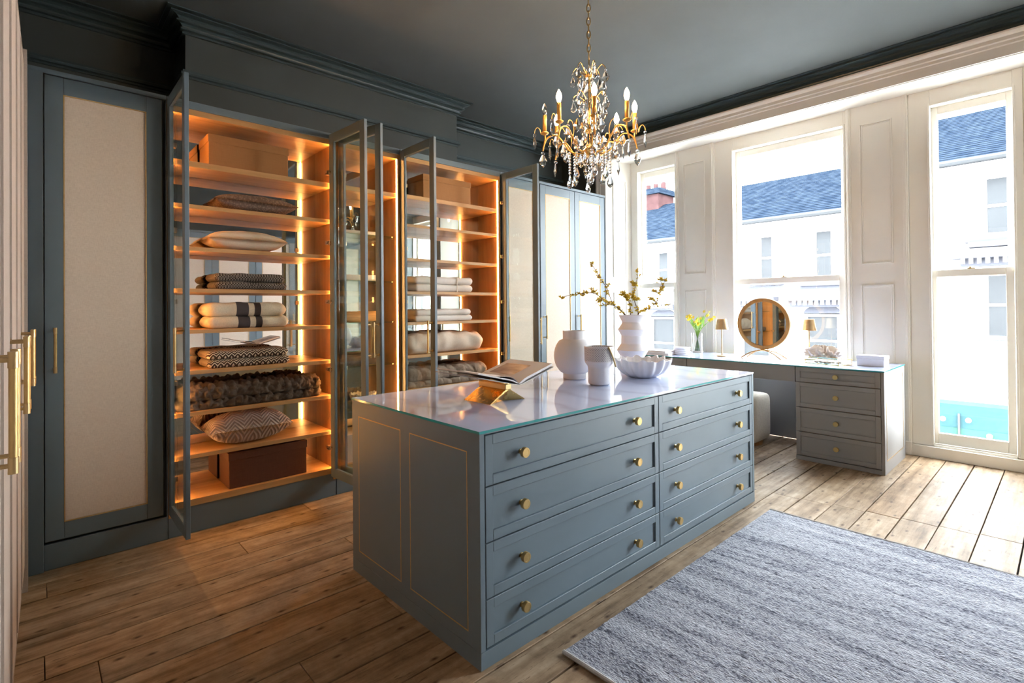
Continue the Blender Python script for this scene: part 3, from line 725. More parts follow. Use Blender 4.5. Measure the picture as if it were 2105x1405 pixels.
# ruffled bowl
def bowlf(inner):
    def f(u, v):
        a = 2 * PI * u; t = v
        r = (.085 + .098 * math.sin(t * PI / 2 * .93)) if not inner else (.08 + .094 * math.sin(t * PI / 2 * .93))
        z = .115 * (1 - math.cos(t * PI / 2 * .99)) * .55 + .055 * t
        fl = math.sin(a * 17 + .5 * math.sin(a * 5) + t * .9); k = min(1, t * 2.2)
        r += fl * .0065 * k * (1 + .5 * t); z += (.0055 * math.sin(a * 17 * .5 + 1) + .005 * fl) * t ** 3 + (.006 if inner else 0) * (1 - t)
        return (r * math.cos(a), r * math.sin(a), max(z, 0.0))
    return f
mb = MB().grid(bowlf(False), 204, 16, True); mb.grid(lambda u, v: bowlf(True)(u, 1 - v), 204, 16, True)
n0 = 204 * 15
for k in range(204): mb.f.append((n0 + k, n0 + (k + 1) % 204, 204 * 16 + (k + 1) % 204, 204 * 16 + k))
mb.f.append(tuple(range(204))[::-1]); mb.f.append(tuple(204 * 31 + k for k in range(204)))
o = obj('ruffled_bowl', mb, 'gloss_white', smooth=True, angle=60); o.location = (2.975, 1.945, H); tag(o, 'white fluted bowl with wavy rim on the island', 'bowl')
# zigzag vase
prof = [(.088, 0), (.09, .003)]
for r, z in ((.095, .03), (.083, .052), (.086, .075), (.119, .122), (.085, .165), (.083, .215), (.109, .255), (.079, .292), (.077, .302), (.101, .346), (.098, .348), (.075, .303), (.07, .29), (.0001, .28)): prof.append((r, z))
prof = [(r * .98, z * 1.16) for r, z in prof]
ring_lathe('zigzag_vase', 'tall white zigzag-profiled ceramic vase holding blossom branches', 'vase', (3.29, 2.235, H), prof, 'ceramic', 48, True, 25)
VZ = H + .348 * 1.16
M['twig'] = paint('brown_twig_bark', (.16, .10, .06), .8, .2)
M['blossom'] = paint('yellow_green_blossom', (.66, .50, .05), .7, .2)
def blossom(mb, p, s, rr):
    for k in range(4):
        a = rr.uniform(0, 2 * PI); b = rr.uniform(-.4, 1.0); d = Vector((math.cos(a) * math.cos(b), math.sin(a) * math.cos(b), math.sin(b))); u = d.orthogonal().normalized() * s * .45; v = d.cross(u)
        q = Vector(p); mb.add([q, q + d * s * .55 + u, q + d * s, q + d * s * .55 - u, q + d * s * .5 + v * .5], [(0, 1, 4), (1, 2, 4), (2, 3, 4), (3, 0, 4), (0, 3, 2, 1)])
rv = Vector((.7343, -.6788, 0)); uv = Vector((0, 0, 1)); fv = Vector((.679, .734, 0))
def branch(label, ctrl, twigs, rr):
    """ctrl: (right, up, away) offsets in metres from the mouth of the vase"""
    t = thing('blossom_branch', label, 'branch', (3.29, 2.235, VZ), group='blossom branches in the zigzag vase')
    W3 = lambda c: rv * c[0] + uv * c[1] + fv * c[2]
    base = Vector((-.02 * math.copysign(1, ctrl[-1][0]), 0, -.16)) ; P = [W3((-.3 * ctrl[0][0], -.15, 0))] + [W3(c) for c in ctrl]
    pts = arc(tuple(P[0]), [tuple(p) for p in P[1:]], 8)
    wood_ = MB().tube(pts, .0042, 6, .0018); bl = MB(); n = len(pts)
    for i in range(10, n):
        if rr.random() < .55: blossom(bl, pts[i] + Vector((rr.uniform(-1, 1), rr.uniform(-1, 1), rr.uniform(-1, 1))) * .006, rr.uniform(.016, .030), rr)
    for (k, c) in twigs:
        p0 = pts[min(n - 1, int(k * n))]; tp = arc(tuple(p0), [tuple(p0 + W3(c) * .5 + Vector((0, 0, .006))), tuple(p0 + W3(c))], 5); wood_.tube(tp, .0022, 5, .0012)
        for q in tp[2:]:
            if rr.random() < .6: blossom(bl, q + Vector((rr.uniform(-1, 1), rr.uniform(-1, 1), rr.uniform(-1, 1))) * .005, rr.uniform(.015, .028), rr)
    obj('stem', wood_, 'twig', t, smooth=True, angle=180); obj('blossoms', bl, 'blossom', t)
bq = random.Random(11); s_ = 3.9 / 1064
def px2(u, v, aw=0): return ((u - 1299) * s_, (645 - v) * s_, aw)
branch('long blossom branch reaching far left out of the zigzag vase', [px2(1283, 645), px2(1265, 628, -.02), px2(1240, 614, -.05), px2(1215, 600, -.08), px2(1180, 603, -.10), px2(1152, 608, -.12)], [(.35, (-.11, .0, 0)), (.6, (-.05, .05, .02)), (.5, (-.06, -.03, .03)), (.72, (-.03, -.02, .02)), (.45, (-.08, .015, -.05))], bq)
branch('tall thin blossom branch leaning up left from the zigzag vase', [px2(1285, 645), px2(1262, 622, .03), px2(1250, 590, .04), px2(1238, 572, .04), px2(1218, 538, .03)], [(.5, (-.03, .04, 0)), (.6, (.02, .03, 0))], bq)
branch('short blossom branch in the middle of the zigzag vase', [px2(1296, 645), px2(1292, 625, -.04), px2(1284, 606, -.05), px2(1275, 598, -.06)], [(.6, (-.02, .04, 0)), (.8, (-.03, -.01, 0))], bq)
branch('upright blossom branch rising from the zigzag vase before the window frame', [px2(1311, 645), px2(1305, 620, .0), px2(1304, 600, .02), px2(1311, 575, .03), px2(1315, 552, .04)], [(.45, (.05, .0, .0)), (.55, (-.035, .0, 0)), (.7, (-.01, .03, 0))], bq)
branch('forked blossom branch leaning right from the zigzag vase', [px2(1311, 645), px2(1325, 634, -.03), px2(1343, 622, -.04), px2(1352, 603, -.05), px2(1362, 575, -.06)], [(.45, (.16, .02, .02)), (.62, (-.05, .03, 0)), (.78, (.02, .05, 0)), (.8, (-.05, .02, 0)), (.9, (-.02, .05, 0))], bq)
# brass book stand and open book
BXc, BYc = 1.728, 2.006
bs = thing('book_stand', 'faceted brass book stand holding an open book on the island', 'stand', (BXc, BYc, H))
def facet(pts4, z0, pts4b, z1, mb):
    n = len(pts4); mb.add([(x, y, z0) for x, y in pts4] + [(x, y, z1) for x, y in pts4b], [tuple(range(n))[::-1], tuple(range(n, 2 * n))] + [(k, (k + 1) % n, n + (k + 1) % n, n + k) for k in range(n)])
base_ = MB()
# two folded wings meeting at the waist: bow-tie base with pointed valley at the front and back
base_.add([(-.118, .103, 0), (-.118, -.103, 0), (0, -.062, 0), (.118, -.103, 0), (.118, .103, 0), (0, .062, 0), (-.012, .1, .062), (-.012, -.1, .062), (.012, -.1, .062), (.012, .1, .062)],
          [(0, 1, 7, 6), (1, 2, 8, 7), (2, 3, 8), (3, 4, 9, 8), (4, 5, 9), (5, 0, 6, 9), (6, 7, 8, 9), (5, 4, 3, 2), (0, 5, 2, 1)])
obj('base', base_, 'gold', bs, bevel=.001)
obj('waist', BX(-.02, .02, -.105, .105, .060, .088), 'brass', bs, bevel=.004)
cr = MB()
for s in (-1, 1): cr.add([(0, -.10, .088), (0, .10, .088), (s * .10, .085, .123), (s * .10, -.085, .123), (s * .004, -.10, .083), (s * .004, .10, .083), (s * .10, .085, .118), (s * .10, -.085, .118)], [(0, 1, 2, 3), (4, 7, 6, 5), (0, 3, 7, 4), (1, 5, 6, 2), (2, 6, 7, 3), (0, 4, 5, 1)])
obj('cradle', cr, 'gold', bs)
bk = thing('open_book', 'large open picture book resting on the brass stand', 'book', (BXc, 1.985, H + .09))
BL = .325
def page(s, lift, thick, w_, name, mat, amp, z_off, parent, l2=BL):
    """one side of the book as a curved slab; s = side"""
    prof = []; n = 14
    for k in range(n + 1):
        t = k / n; x = w_ * t; z = z_off + .012 * math.sin(min(1, t * 4) * PI / 2) * amp + lift * t ** 1.05
        prof.append((x, z))
    low = [(x, z - thick * (1 if i > 0 else .2)) for i, (x, z) in enumerate(prof)]
    poly = [(s * x, z) for x, z in prof] + [(s * x, z) for x, z in low[::-1]]
    return obj(name, MB().extrude_poly(poly, -l2 / 2, l2 / 2, 'y'), mat, parent, smooth=True, angle=30)
M['cover'] = paint('grey_book_cover', (.42, .40, .40), .6)
M['page'] = paint('book_pages', (.74, .70, .69), .7, .02)
M['photo'] = None
def photo_mat():
    a = N('printed_photograph').set((.3, .25, .24), .4); n1 = a.noise(a.coord((22, 9, 1)), 1, 4); c = a.ramp(n1, 0, ((.3, (.16, .11, .10)), (.5, (.34, .26, .25)), (.7, (.55, .48, .48)))); a.base(c); return a.m
M['photo'] = photo_mat()
for s, wd, lf in ((1, .235, .066), (-1, .255, .060)):
    c = page(s, lf, .003, wd + .006, 'cover', 'cover', 0, .004, bk, BL + .01)
    p = page(s, lf, .012 if s > 0 else .006, wd, 'page_block', 'page', 1, .010, bk)
    if s > 0:
        pts = []; n = 8
        for k in range(n + 1):
            t = .22 + .56 * k / n; pts.append((wd * t, .010 + .012 * math.sin(min(1, t * 4) * PI / 2) + lf * t ** 1.05 + .0006))
        mbp = MB(); vs = [(x, yy, z) for x, z in pts for yy in (-.06, .125)]; mbp.add(vs, [(2 * k, 2 * k + 2, 2 * k + 3, 2 * k + 1) for k in range(n)])
        obj('printed_picture', mbp, 'photo', p)
        lp = arc((.004, 0, .012), [(.04, 0, .040), (.10, 0, .052), (.17, 0, .058)], 5); 
        mbl = MB(); vs = [(-q.x, yy, q.z) for q in lp for yy in (-BL / 2, BL / 2)]; mbl.add(vs, [(2 * k, 2 * k + 2, 2 * k + 3, 2 * k + 1) for k in range(len(lp) - 1)])
        obj('loose_page', mbl, 'page', bk)

# ------------------------------------------------------------------ things on the dressing table
def table_mirror():
    t = thing('table_mirror', 'round wood-framed mirror on the dressing table', 'mirror', (5.40, 2.115, VH), PI - .03)
    # local +x faces the room after the turn
    R0 = .258; zc_ = .350; ring = MB(); n = 64
    prof = [(R0, -.016), (R0, .016), (R0 - .034, .016), (R0 - .036, .010), (R0 - .036, -.016)]
    vs = []; fs = []
    for k in range(n):
        a = 2 * PI * k / n
        for r, d in prof: vs.append((d, r * math.cos(a), zc_ + r * math.sin(a)))
    m_ = len(prof)
    for k in range(n):
        for j in range(m_): fs.append((k * m_ + j, k * m_ + (j + 1) % m_, ((k + 1) % n) * m_ + (j + 1) % m_, ((k + 1) % n) * m_ + j))
    ring.add(vs, fs); obj('wooden_ring', ring, M['ring_wood'], t, bevel=.003)
    obj('mirror_glass', MB().lathe([(R0 - .035, 0), (R0 - .035, .004)], 64, (.001, 0, zc_), 'x'), 'mirror', t)
    for yo in (-1, 1):
        pts = arc((yo * .0 + .07 * yo, -.195, .004), [(.05 * yo, -.10, .062), (.018 * yo, 0, .083), (.05 * yo, .10, .062), (.07 * yo, .195, .004)], 8)
        obj('stand_leg', MB().tube(pts, .006, 8), M['ring_wood'], t, smooth=True)
    obj('stand_joint', BX(-.03, .03, -.02, .02, .078, .094), 'gold', t, bevel=.004)
M['ring_wood'] = wood('honey_oak_ring', (.62, .33, .10), (.50, .25, .07), 'Z')
table_mirror()
M['shade'] = metal('brushed_brass_shade', (.55, .40, .22), .5)
def lamp(label, x, y):
    t = thing('table_lamp', label, 'lamp', (x, y, VH), group='brass lamps on the dressing table')
    obj('base', MB().lathe([(.055, 0), (.055, .008), (.05, .012), (.006, .013)], 32), 'shade', t, smooth=True)
    obj('pole', MB().lathe([(.006, .012), (.006, .33)], 12), 'shade', t, smooth=True)
    obj('lamp_shade', MB().lathe([(.066, .285), (.046, .395), (.044, .395), (.064, .285)], 40, cap=False).lathe([(.0001, .394), (.046, .3945)], 40, cap=False), 'shade', t, smooth=True)
lamp('slim brass table lamp left of the round mirror', 5.34, 2.515)
lamp('slim brass table lamp right of the round mirror, behind the coral', 5.58, 1.752)
# flower vase and flowers
M['vase_glass'] = crystal('clear_vase_glass', (.98, 1, 1), 0, 1.45)
fvx, fvy = 5.60, 2.925
o = obj('glass_vase', MB().lathe([(.060, 0), (.062, .01), (.066, .225), (.0635, .225), (.059, .02), (.0001, .018)], 32), 'vase_glass', smooth=True); o.location = (fvx, fvy, VH); tag(o, 'clear straight glass vase of yellow flowers on the dressing table', 'vase')
M['stem_g'] = paint('fresh_green_stem', (.22, .42, .06), .6, .15); M['petal'] = paint('bright_yellow_petal', (.90, .68, .03), .6, .06)
fr_ = random.Random(4)
FL = [(-.095, .385, -1, 'leftmost'), (-.055, .40, 0, 'tall left'), (-.02, .33, -1, 'low central'), (.015, .35, 0, 'central orange-eyed'), (.05, .36, 1, 'inner right'), (.085, .44, 0, 'tallest upper right'), (.12, .37, 0, 'rightmost')]
for k, (dx, hz, aw, wd) in enumerate(FL):
    t = thing('daffodil', '%s yellow flower in the glass vase' % wd, 'flower', (fvx, fvy, VH + .02), group='yellow flowers in the glass vase')
    tip = rv * (dx * 1.35) + fv * (.04 * aw) + Vector((0, 0, hz * .98)); mid = rv * (dx * .18) + Vector((0, 0, .21))
    pts = arc(tuple(rv * (-dx * .25)), [tuple(mid), tuple(mid.lerp(tip, .55) + Vector((0, 0, .01))), tuple(tip)], 6)
    sm = MB().tube(pts, .0038, 6)
    for q in range(2):
        b0 = pts[8 + 2 * q]; d = (rv * fr_.uniform(-.05, .05) + fv * fr_.uniform(-.03, .03) + Vector((0, 0, fr_.uniform(.08, .13)))); wv_ = d.cross(fv).normalized() * .006
        sm.add([b0 - wv_, b0 + wv_, b0 + d * .6 + wv_ * 1.5, b0 + d, b0 + d * .6 - wv_ * 1.5], [(0, 1, 2, 3, 4)])
    obj('stem', sm, 'stem_g', t, smooth=True, angle=180)
    bm_ = MB()
    for hd in range(5):
        c = tip + Vector((fr_.uniform(-.03, .03), fr_.uniform(-.03, .03), fr_.uniform(-.035, .03)))
        ax = (Vector((fr_.uniform(-1, 1), fr_.uniform(-1, 1), fr_.uniform(-.2, 1)))).normalized(); u = ax.orthogonal().normalized(); v = ax.cross(u)
        for q in range(6):
            a = q * PI / 3; d = (u * math.cos(a) + v * math.sin(a)); e = (u * math.cos(a + .5) + v * math.sin(a + .5)); g_ = (u * math.cos(a - .5) + v * math.sin(a - .5))
            bm_.add([c, c + e * .012, c + d * .024 + ax * .004, c + g_ * .012], [(0, 1, 2, 3)])
        bm_.tube([c, c + ax * .012], .004, 6, .006)
    obj('bloom', bm_, 'petal', t)
# plates, books, coral tray, box
for k, (r, nm) in enumerate(((.088, 'bottom'), (.087, 'second'), (.087, 'third'), (.086, 'top'))):
    o = obj('saucer', MB().lathe([(r * .86, 0), (r * .97, .003), (r, .010), (r, .0195), (r - .005, .0205), (r - .008, .012), (.0001, .010)], 40), 'gloss_white', smooth=True); o.location = (5.26, 2.93, VH + .0207 * k)
    tag(o, '%s white round dish of the stack beside the flower vase' % nm, 'dish', 'stacked white dishes')
for k, (w_, d_, a) in enumerate(((.30, .22, .12), (.27, .20, -.05))):
    t = thing('white_book', ['lower white book lying on the dressing table behind the bowl', 'upper white book of the flat pair behind the bowl'][k], 'book', (5.12, 3.12, VH + .0245 * k), PI / 2 + a)
    obj('page_block', BX(-w_ / 2 + .004, w_ / 2 - .004, -d_ / 2 + .003, d_ / 2 - .004, .003, .021), 'paper', t)
    obj('cover', MB().box(-w_ / 2, w_ / 2, -d_ / 2, d_ / 2, 0, .003).box(-w_ / 2, w_ / 2, -d_ / 2, d_ / 2, .021, .024).box(-w_ / 2, w_ / 2, -d_ / 2, -d_ / 2 + .003, 0, .024), 'gloss_white', t, bevel=.001)
tr = thing('wire_tray', 'low gold wire tray with stones under the coral', 'tray', (5.26, 1.50, VH), 1.22)
mbt = MB()
for z in (.004, .052): mbt.tube([(-.16, -.085, z), (.16, -.085, z), (.16, .085, z), (-.16, .085, z), (-.16, -.085, z)], .0028, 6)
for x in (-.16, .16):
    for y_ in (-.085, .085): mbt.tube([(x, y_, .002), (x, y_, .053)], .0028, 6)
obj('wire_frame', mbt, 'gold', tr)
obj('glass_base', BX(-.157, .157, -.082, .082, .004, .008), 'shelf_glass', tr)
M['pebble'] = paint('brown_pebbles', (.52, .44, .36), .5, .25)
rr = random.Random(9)
for k in range(12):
    o = obj('pebble', MB().sphere((0, 0, 0), rr.uniform(.012, .02), 10, 6, (1, 1, .6)), 'pebble', smooth=True, angle=180); o.location = (5.26 + rr.uniform(-.05, .05), 1.50 + rr.uniform(-.11, .11), VH + .019)
    tag(o, 'small brown and cream pebble inside the gold wire tray', 'pebble', 'pebbles in the wire tray')
M['coral'] = paint('pale_pink_coral', (.82, .72, .64), .8, .12)
def coralf(u, v):
    a = 2 * PI * u; b = PI / 2 * v
    rid = .018 * math.sin(a * 9 + 5 * math.sin(b * 2.2)) + .010 * math.sin(a * 17 - b * 9)
    return ((.15 + rid) * math.cos(a) * math.cos(b) ** .7, (.085 + rid) * math.sin(a) * math.cos(b) ** .7, .002 + (.075 + rid * 1.2) * math.sin(b) ** .8)
o = obj('coral', MB().grid(coralf, 120, 18, True), 'coral', smooth=True, angle=60); o.location = (5.44, 1.60, VH + .05); o.rotation_euler = (0, 0, 1.25); tag(o, 'ruffled pale pink coral resting behind the wire tray', 'coral')
o = obj('coral_plinth', BX(-.12, .12, -.06, .06, 0, .05), 'shelf_glass', bevel=.002); o.location = (5.44, 1.60, VH); o.rotation_euler = (0, 0, 1.25); tag(o, 'clear glass block carrying the coral on the dressing table', 'block')
bx_ = thing('white_box', 'small white lidded box at the right end of the dressing table', 'box', (5.37, 1.185, VH), -.05)
obj('body', BX(-.07, .07, -.10, .10, 0, .062), 'gloss_white', bx_, bevel=.003); obj('lid', BX(-.074, .074, -.104, .104, .062, .092), 'gloss_white', bx_, bevel=.003)

# ------------------------------------------------------------------ textiles and boxes on the shelves
def cushion_mesh(w_, d_, h, seed=0, wr=.004):
    mb = MB(); n = 28
    def side(sg):
        def f(u, v):
            a, b = u * 2 - 1, v * 2 - 1; e = (max(0, 1 - abs(a) ** 2.4) * max(0, 1 - abs(b) ** 2.4)) ** .52
            pin = 1 - .07 * (1 - abs(b) ** 2) * abs(a) ** 3; pin2 = 1 - .07 * (1 - abs(a) ** 2) * abs(b) ** 3
            x, y_ = a * w_ / 2 * pin, b * d_ / 2 * pin2; z = h / 2 + sg * h / 2 * e + sg * e * wr * noise.noise(Vector((x * 14 + seed, y_ * 14, sg)))
            if sg < 0: z = max(z, .0005 + h * .12 * (1 - e) + 0)
            return (x, y_, z)
        return f
    mb.grid(side(1), n, n); mb.grid(side(-1), n, n); return mb
def weld(o):
    mo = o.modifiers.new('weld', 'WELD'); mo.merge_threshold = .004; return o
def knit_mat(name, c1, c2, sx=90, sz=60):
    a = N(name).set(c1, .95, Specular_IOR_Level=.1); v = a.n('ShaderNodeTexVoronoi'); v.inputs['Scale'].default_value = 1; a.l(a.coord((sx, sx, sz)), 0, v, 'Vector'); c = a.ramp(v, 'Distance', ((.1, c1), (.6, c2))); a.base(c); a.bump(v, 0, -.8, .006); return a.m
def hound_mat():
    a = N('charcoal_check_wool').set((.1, .08, .07), .95, Specular_IOR_Level=.1); ck = a.n('ShaderNodeTexChecker'); ck.inputs['Scale'].default_value = 1; ck.inputs[1].default_value = (.26, .23, .21, 1); ck.inputs[2].default_value = (.035, .03, .03, 1); a.l(a.coord((120, 120, 120)), 0, ck, 'Vector'); a.base(ck); a.bump(ck, 1, .4, .004); return a.m
def band_mat(name, base, band, bands, fuzz=.25):
    """bands of colour along local x: [(x0, x1)]"""
    a = N(name).set(base, .95, Specular_IOR_Level=.1); tc = a.n('ShaderNodeTexCoord'); sx = a.n('ShaderNodeSeparateXYZ'); a.l(tc, 'Object', sx, 0); acc = None
    for (p, q) in bands:
        g = a.math('GREATER_THAN', sx, p); l_ = a.math('LESS_THAN', sx, q); b = a.math('MULTIPLY', g, l_); acc = b if acc is None else a.math('ADD', acc, b)
    nn = a.noise(a.coord((150, 150, 150)), 1, 2); dk = a.ramp(nn, 0, ((.3, tuple(c * .85 for c in base)), (.7, base))); mx = a.mix(acc, 0, dk, band); a.base(mx); a.bump(nn, 0, fuzz, .004); return a.m
def herring_mat():
    a = N('brown_cream_herringbone').set((.5, .42, .33), .95, Specular_IOR_Level=.1); tc = a.n('ShaderNodeTexCoord'); sx = a.n('ShaderNodeSeparateXYZ'); a.l(tc, 'Object', sx, 0)
    yz = a.math('ADD', sx, sx, 1, 2); pp = a.math('PINGPONG', sx, .018, 0, 0); d = a.math('ADD', pp, yz); sn = a.math('SINE', a.math('MULTIPLY', d, 2 * PI / .019)); c = a.ramp(sn, 0, ((.42, (.075, .05, .04)), (.58, (.74, .64, .52)))); a.base(c); a.bump(sn, 0, .3, .003); return a.m
def chevron_mat():
    a = N('mauve_chevron_velvet').set((.4, .3, .28), .7, Sheen_Weight=.4); tc = a.n('ShaderNodeTexCoord'); sx = a.n('ShaderNodeSeparateXYZ'); a.l(tc, 'Object', sx, 0)
    pp = a.math('PINGPONG', sx, .055, 0); d = a.math('ADD', pp, a.math('MULTIPLY', sx, .75, 2)); d2 = a.math('ADD', d, a.math('MULTIPLY', sx, .7, 1)); sn = a.math('SINE', a.math('MULTIPLY', d2, 2 * PI / .024)); c = a.ramp(sn, 0, ((.22, (.23, .155, .145)), (.42, (.43, .325, .305)))); a.base(c); a.bump(sn, 0, .6, .006); return a.m
def fur_mat(name, c1, c2):
    a = N(name).set(c1, 1.0, Specular_IOR_Level=.1, Sheen_Weight=.35); n1 = a.noise(a.coord((260, 260, 260)), 1, 3, .7); n2 = a.noise(a.coord((18, 18, 18)), 1, 3); ad = a.math('MULTIPLY', a.math('ADD', n1, n2), .5); c = a.ramp(ad, 0, ((.38, c2), (.6, c1))); a.base(c); a.bump(n1, 0, 1.0, .012); return a.m
M['knit'] = knit_mat('taupe_knit', (.36, .28, .235), (.20, .15, .125)); M['hound'] = hound_mat(); M['chevron'] = chevron_mat(); M['herring'] = herring_mat()
M['creamcloth'] = linen('cream_cotton', (.74, .66, .55), (.62, .54, .44), .8, .95, .3)
M['stripe'] = band_mat('cream_wool_grey_bands', (.74, .64, .50), (.085, .075, .08), [(-.075, .0), (.035, .075)])
M['fur_b'] = fur_mat('brown_faux_fur', (.19, .125, .085), (.055, .034, .024)); M['fur_g'] = fur_mat('beige_faux_fur', (.50, .40, .31), (.26, .19, .14))
M['towel'] = knit_mat('white_terry', (.80, .75, .71), (.70, .65, .61), 240, 240); M['towel_c'] = knit_mat('cream_fleece', (.72, .62, .53), (.64, .54, .45), 150, 150)
M['box_tan'] = linen('tan_leather_box', (.34, .165, .065), (.31, .15, .058), .4, .6, .05); M['box_brown'] = linen('brown_leather_box', (.12, .052, .035), (.10, .043, .03), .4, .55, .05)
M['box_pink'] = linen('pale_pink_box', (.75, .56, .49), (.70, .52, .45), .5, .7, .05)
M['log'] = wood('driftwood', (.50, .33, .18), (.26, .15, .07), 'X', .8, True, 3)

def slab(w_, d, h, r=None, nx=60, npf=56, fn=None, end=.03, amp=0, seed=0, bow=0.0):
    """soft folded slab: rounded section in y-z swept along x, ends rounded over; base at z=0"""
    r = min(h / 2 * .98, d / 2) if r is None else r; per = []
    segs = [((d / 2 - r, 0), None)]; pts = []
    def arcp(cx, cz, a0): return [(cx + r * math.cos(a0 + PI / 2 * k / 6), cz + r * math.sin(a0 + PI / 2 * k / 6)) for k in range(7)]
    loop = arcp(d / 2 - r, r, -PI / 2) + arcp(d / 2 - r, h - r, 0) + arcp(-d / 2 + r, h - r, PI / 2) + arcp(-d / 2 + r, r, PI)
    loop.append(loop[0]); L = [0]
    for a, b in zip(loop[:-1], loop[1:]): L.append(L[-1] + math.hypot(a[0] - b[0], a[1] - b[1]))
    prof = []; j = 0
    for k in range(npf):
        t = L[-1] * k / npf
        while L[j + 1] < t: j += 1
        q = (t - L[j]) / max(1e-9, L[j + 1] - L[j]); prof.append((loop[j][0] + (loop[j + 1][0] - loop[j][0]) * q, loop[j][1] + (loop[j + 1][1] - loop[j][1]) * q))
    mb = MB(); vs = []; xs = [-w_ / 2 + end * (1 - math.cos(PI / 2 * k / 5)) for k in range(5)]; ks = [math.sin(PI / 2 * k / 5) for k in range(5)]
    n = nx; xs += [-w_ / 2 + end + (w_ - 2 * end) * k / n for k in range(n + 1)]; ks += [1] * (n + 1)
    xs += [-x for x in xs[4::-1]]; ks += ks[4::-1]
    for x, kk in zip(xs, ks):
        kk = max(kk, .02); sh = min(h, d) * .5 * (1 - kk)
        for (y_, z) in prof:
            yy = y_ * (1 - sh * 2 / d); z2 = h / 2 + (z - h / 2) * (1 - sh * 2 / h)
            z2 += bow * (1 - (2 * x / w_) ** 2) * z2 / h
            ny, nz = y_ / d * 2, (z - h / 2) / h * 2; q = 0
            if amp: q += amp * noise.noise(Vector((x * 11 + seed, y_ * 11, z * 11)))
            if fn: q += fn(x, y_, z)
            f = max(0, min(1, z2 / (h * .25)))
            vs.append((x + q * .5 * (2 * x / w_) ** 9, yy + q * ny * min(1, abs(ny) ** 4 + .0), max(0.0, z2 + q * max(0, nz) * f)))
    P = len(prof); m_ = len(xs); fs = [(i * P + j, (i + 1) * P + j, (i + 1) * P + (j + 1) % P, i * P + (j + 1) % P) for i in range(m_ - 1) for j in range(P)]
    fs += [tuple(range(P)), tuple((m_ - 1) * P + j for j in range(P))[::-1]]
    return mb.add(vs, fs)
def lidded_box(label, x0, x1, z, h, mat, yc=3.835, d=.25, rz=0, name='storage_box'):
    t = thing(name, label, 'box', ((x0 + x1) / 2, yc, z), rz); w_ = x1 - x0
    obj('body', BX(-w_ / 2 + .004, w_ / 2 - .004, -d / 2 + .004, d / 2 - .004, 0, h - .05), mat, t, bevel=.003)
    obj('lid', BX(-w_ / 2, w_ / 2, -d / 2, d / 2, h - .052, h), mat, t, bevel=.003)
    return t
def fold(label, x0, x1, z, layers, mat, yc=3.835, d=.26, cat='blanket', name='folded_blanket', group=None, sag=.006, seedv=0, skew=0, bow=0.0):
    """blanket folded in `layers` rounded thicknesses, each a part"""
    t = thing(name, label, cat, ((x0 + x1) / 2, yc, z), skew, group); w_ = x1 - x0; zz = 0
    for k, h in enumerate(layers):
        obj('fold', slab(w_ * (1 - .012 * k), d, h * 1.04, None, 50, 48, None, min(.05, h * .6), sag, seedv + k * 3.1, bow), mat, t, smooth=True, angle=180, loc=(.004 * (-1) ** k, .003 * k, zz)); zz += h
    return t
lidded_box('large tan lidded box on the top shelf of the left open cabinet', .815, 1.315, 2.293, .20, 'box_tan')
lidded_box('dark brown lidded box at the bottom of the left open cabinet', .925, 1.432, .205, .232, 'box_brown')
lidded_box('tan lidded box on the top shelf of the right open cabinet', 2.42, 2.935, 2.303, .205, 'box_tan')
o = weld(obj('cushion', cushion_mesh(.54, .27, .125, 2), 'knit', smooth=True, angle=180)); o.location = (1.115, 3.835, 2.0245); tag(o, 'flat taupe knitted cushion on the shelf below the tan box', 'cushion')
o = weld(obj('cushion', cushion_mesh(.50, .27, .14, 5), 'creamcloth', smooth=True, angle=180)); o.location = (1.06, 3.835, 1.7615); tag(o, 'plain cream cushion on the third shelf of the left open cabinet', 'cushion')
o = weld(obj('cushion', cushion_mesh(.52, .27, .215, 9), 'chevron', smooth=True, angle=180)); o.location = (1.07, 3.82, .477); o.rotation_euler = (.0, .0, 0); tag(o, 'mauve chevron-patterned cushion above the dark brown box', 'cushion')
fold('charcoal checked blanket folded in two on the fourth shelf', .845, 1.295, 1.502, [.05, .055], 'hound', d=.24, yc=3.82)
# cream blanket with grey bands, piping lines at its end
t = fold('thick cream blanket with two dark grey bands', .80, 1.31, 1.248, [.075, .09], 'stripe', d=.25, yc=3.825, sag=.008)
fold('brown and cream herringbone blanket folded flat', .80, 1.315, .995, [.055, .055], 'herring', d=.26, yc=3.83)
def fur_throw(label, x0, x1, z, layers, mat, ribs, chev):
    t = thing('fur_throw', label, 'throw', ((x0 + x1) / 2, 3.835, z)); w_ = x1 - x0; zz = 0
    for k, h in enumerate(layers):
        def fn(x, y_, z, k=k, h=h):
            if chev:
                dist, _p = noise.voronoi(Vector((x * 26 + 7 * k, y_ * 26, z * 30)))
                return .020 * min(1, (dist[1] - dist[0]) * 2.0) + .006 * math.sin(x * 90 + 3 * abs(math.sin(z / h * PI))) - .008
            return .013 * abs(math.sin(x * 34 + z * 9 + y_ * 6 + k)) ** .6 + .006 * noise.noise(Vector((x * 40, y_ * 40, z * 40))) - .006
        obj('fold', slab(w_ * (1 - .03 * k), .255, h * 1.05, None, 230, 84, fn, .04, .012, k), mat, t, smooth=True, angle=180, loc=(0.005 * k, 0, zz)); zz += h
    return t
fur_throw('wide dark brown fur throw with knotted texture in the left open cabinet', .635, 1.55, .738, [.055, .085], 'fur_b', 70, True)
fur_throw('ribbed beige fur throw low in the right open cabinet', 2.25, 3.13, .70, [.05, .10], 'fur_g', 75, False)
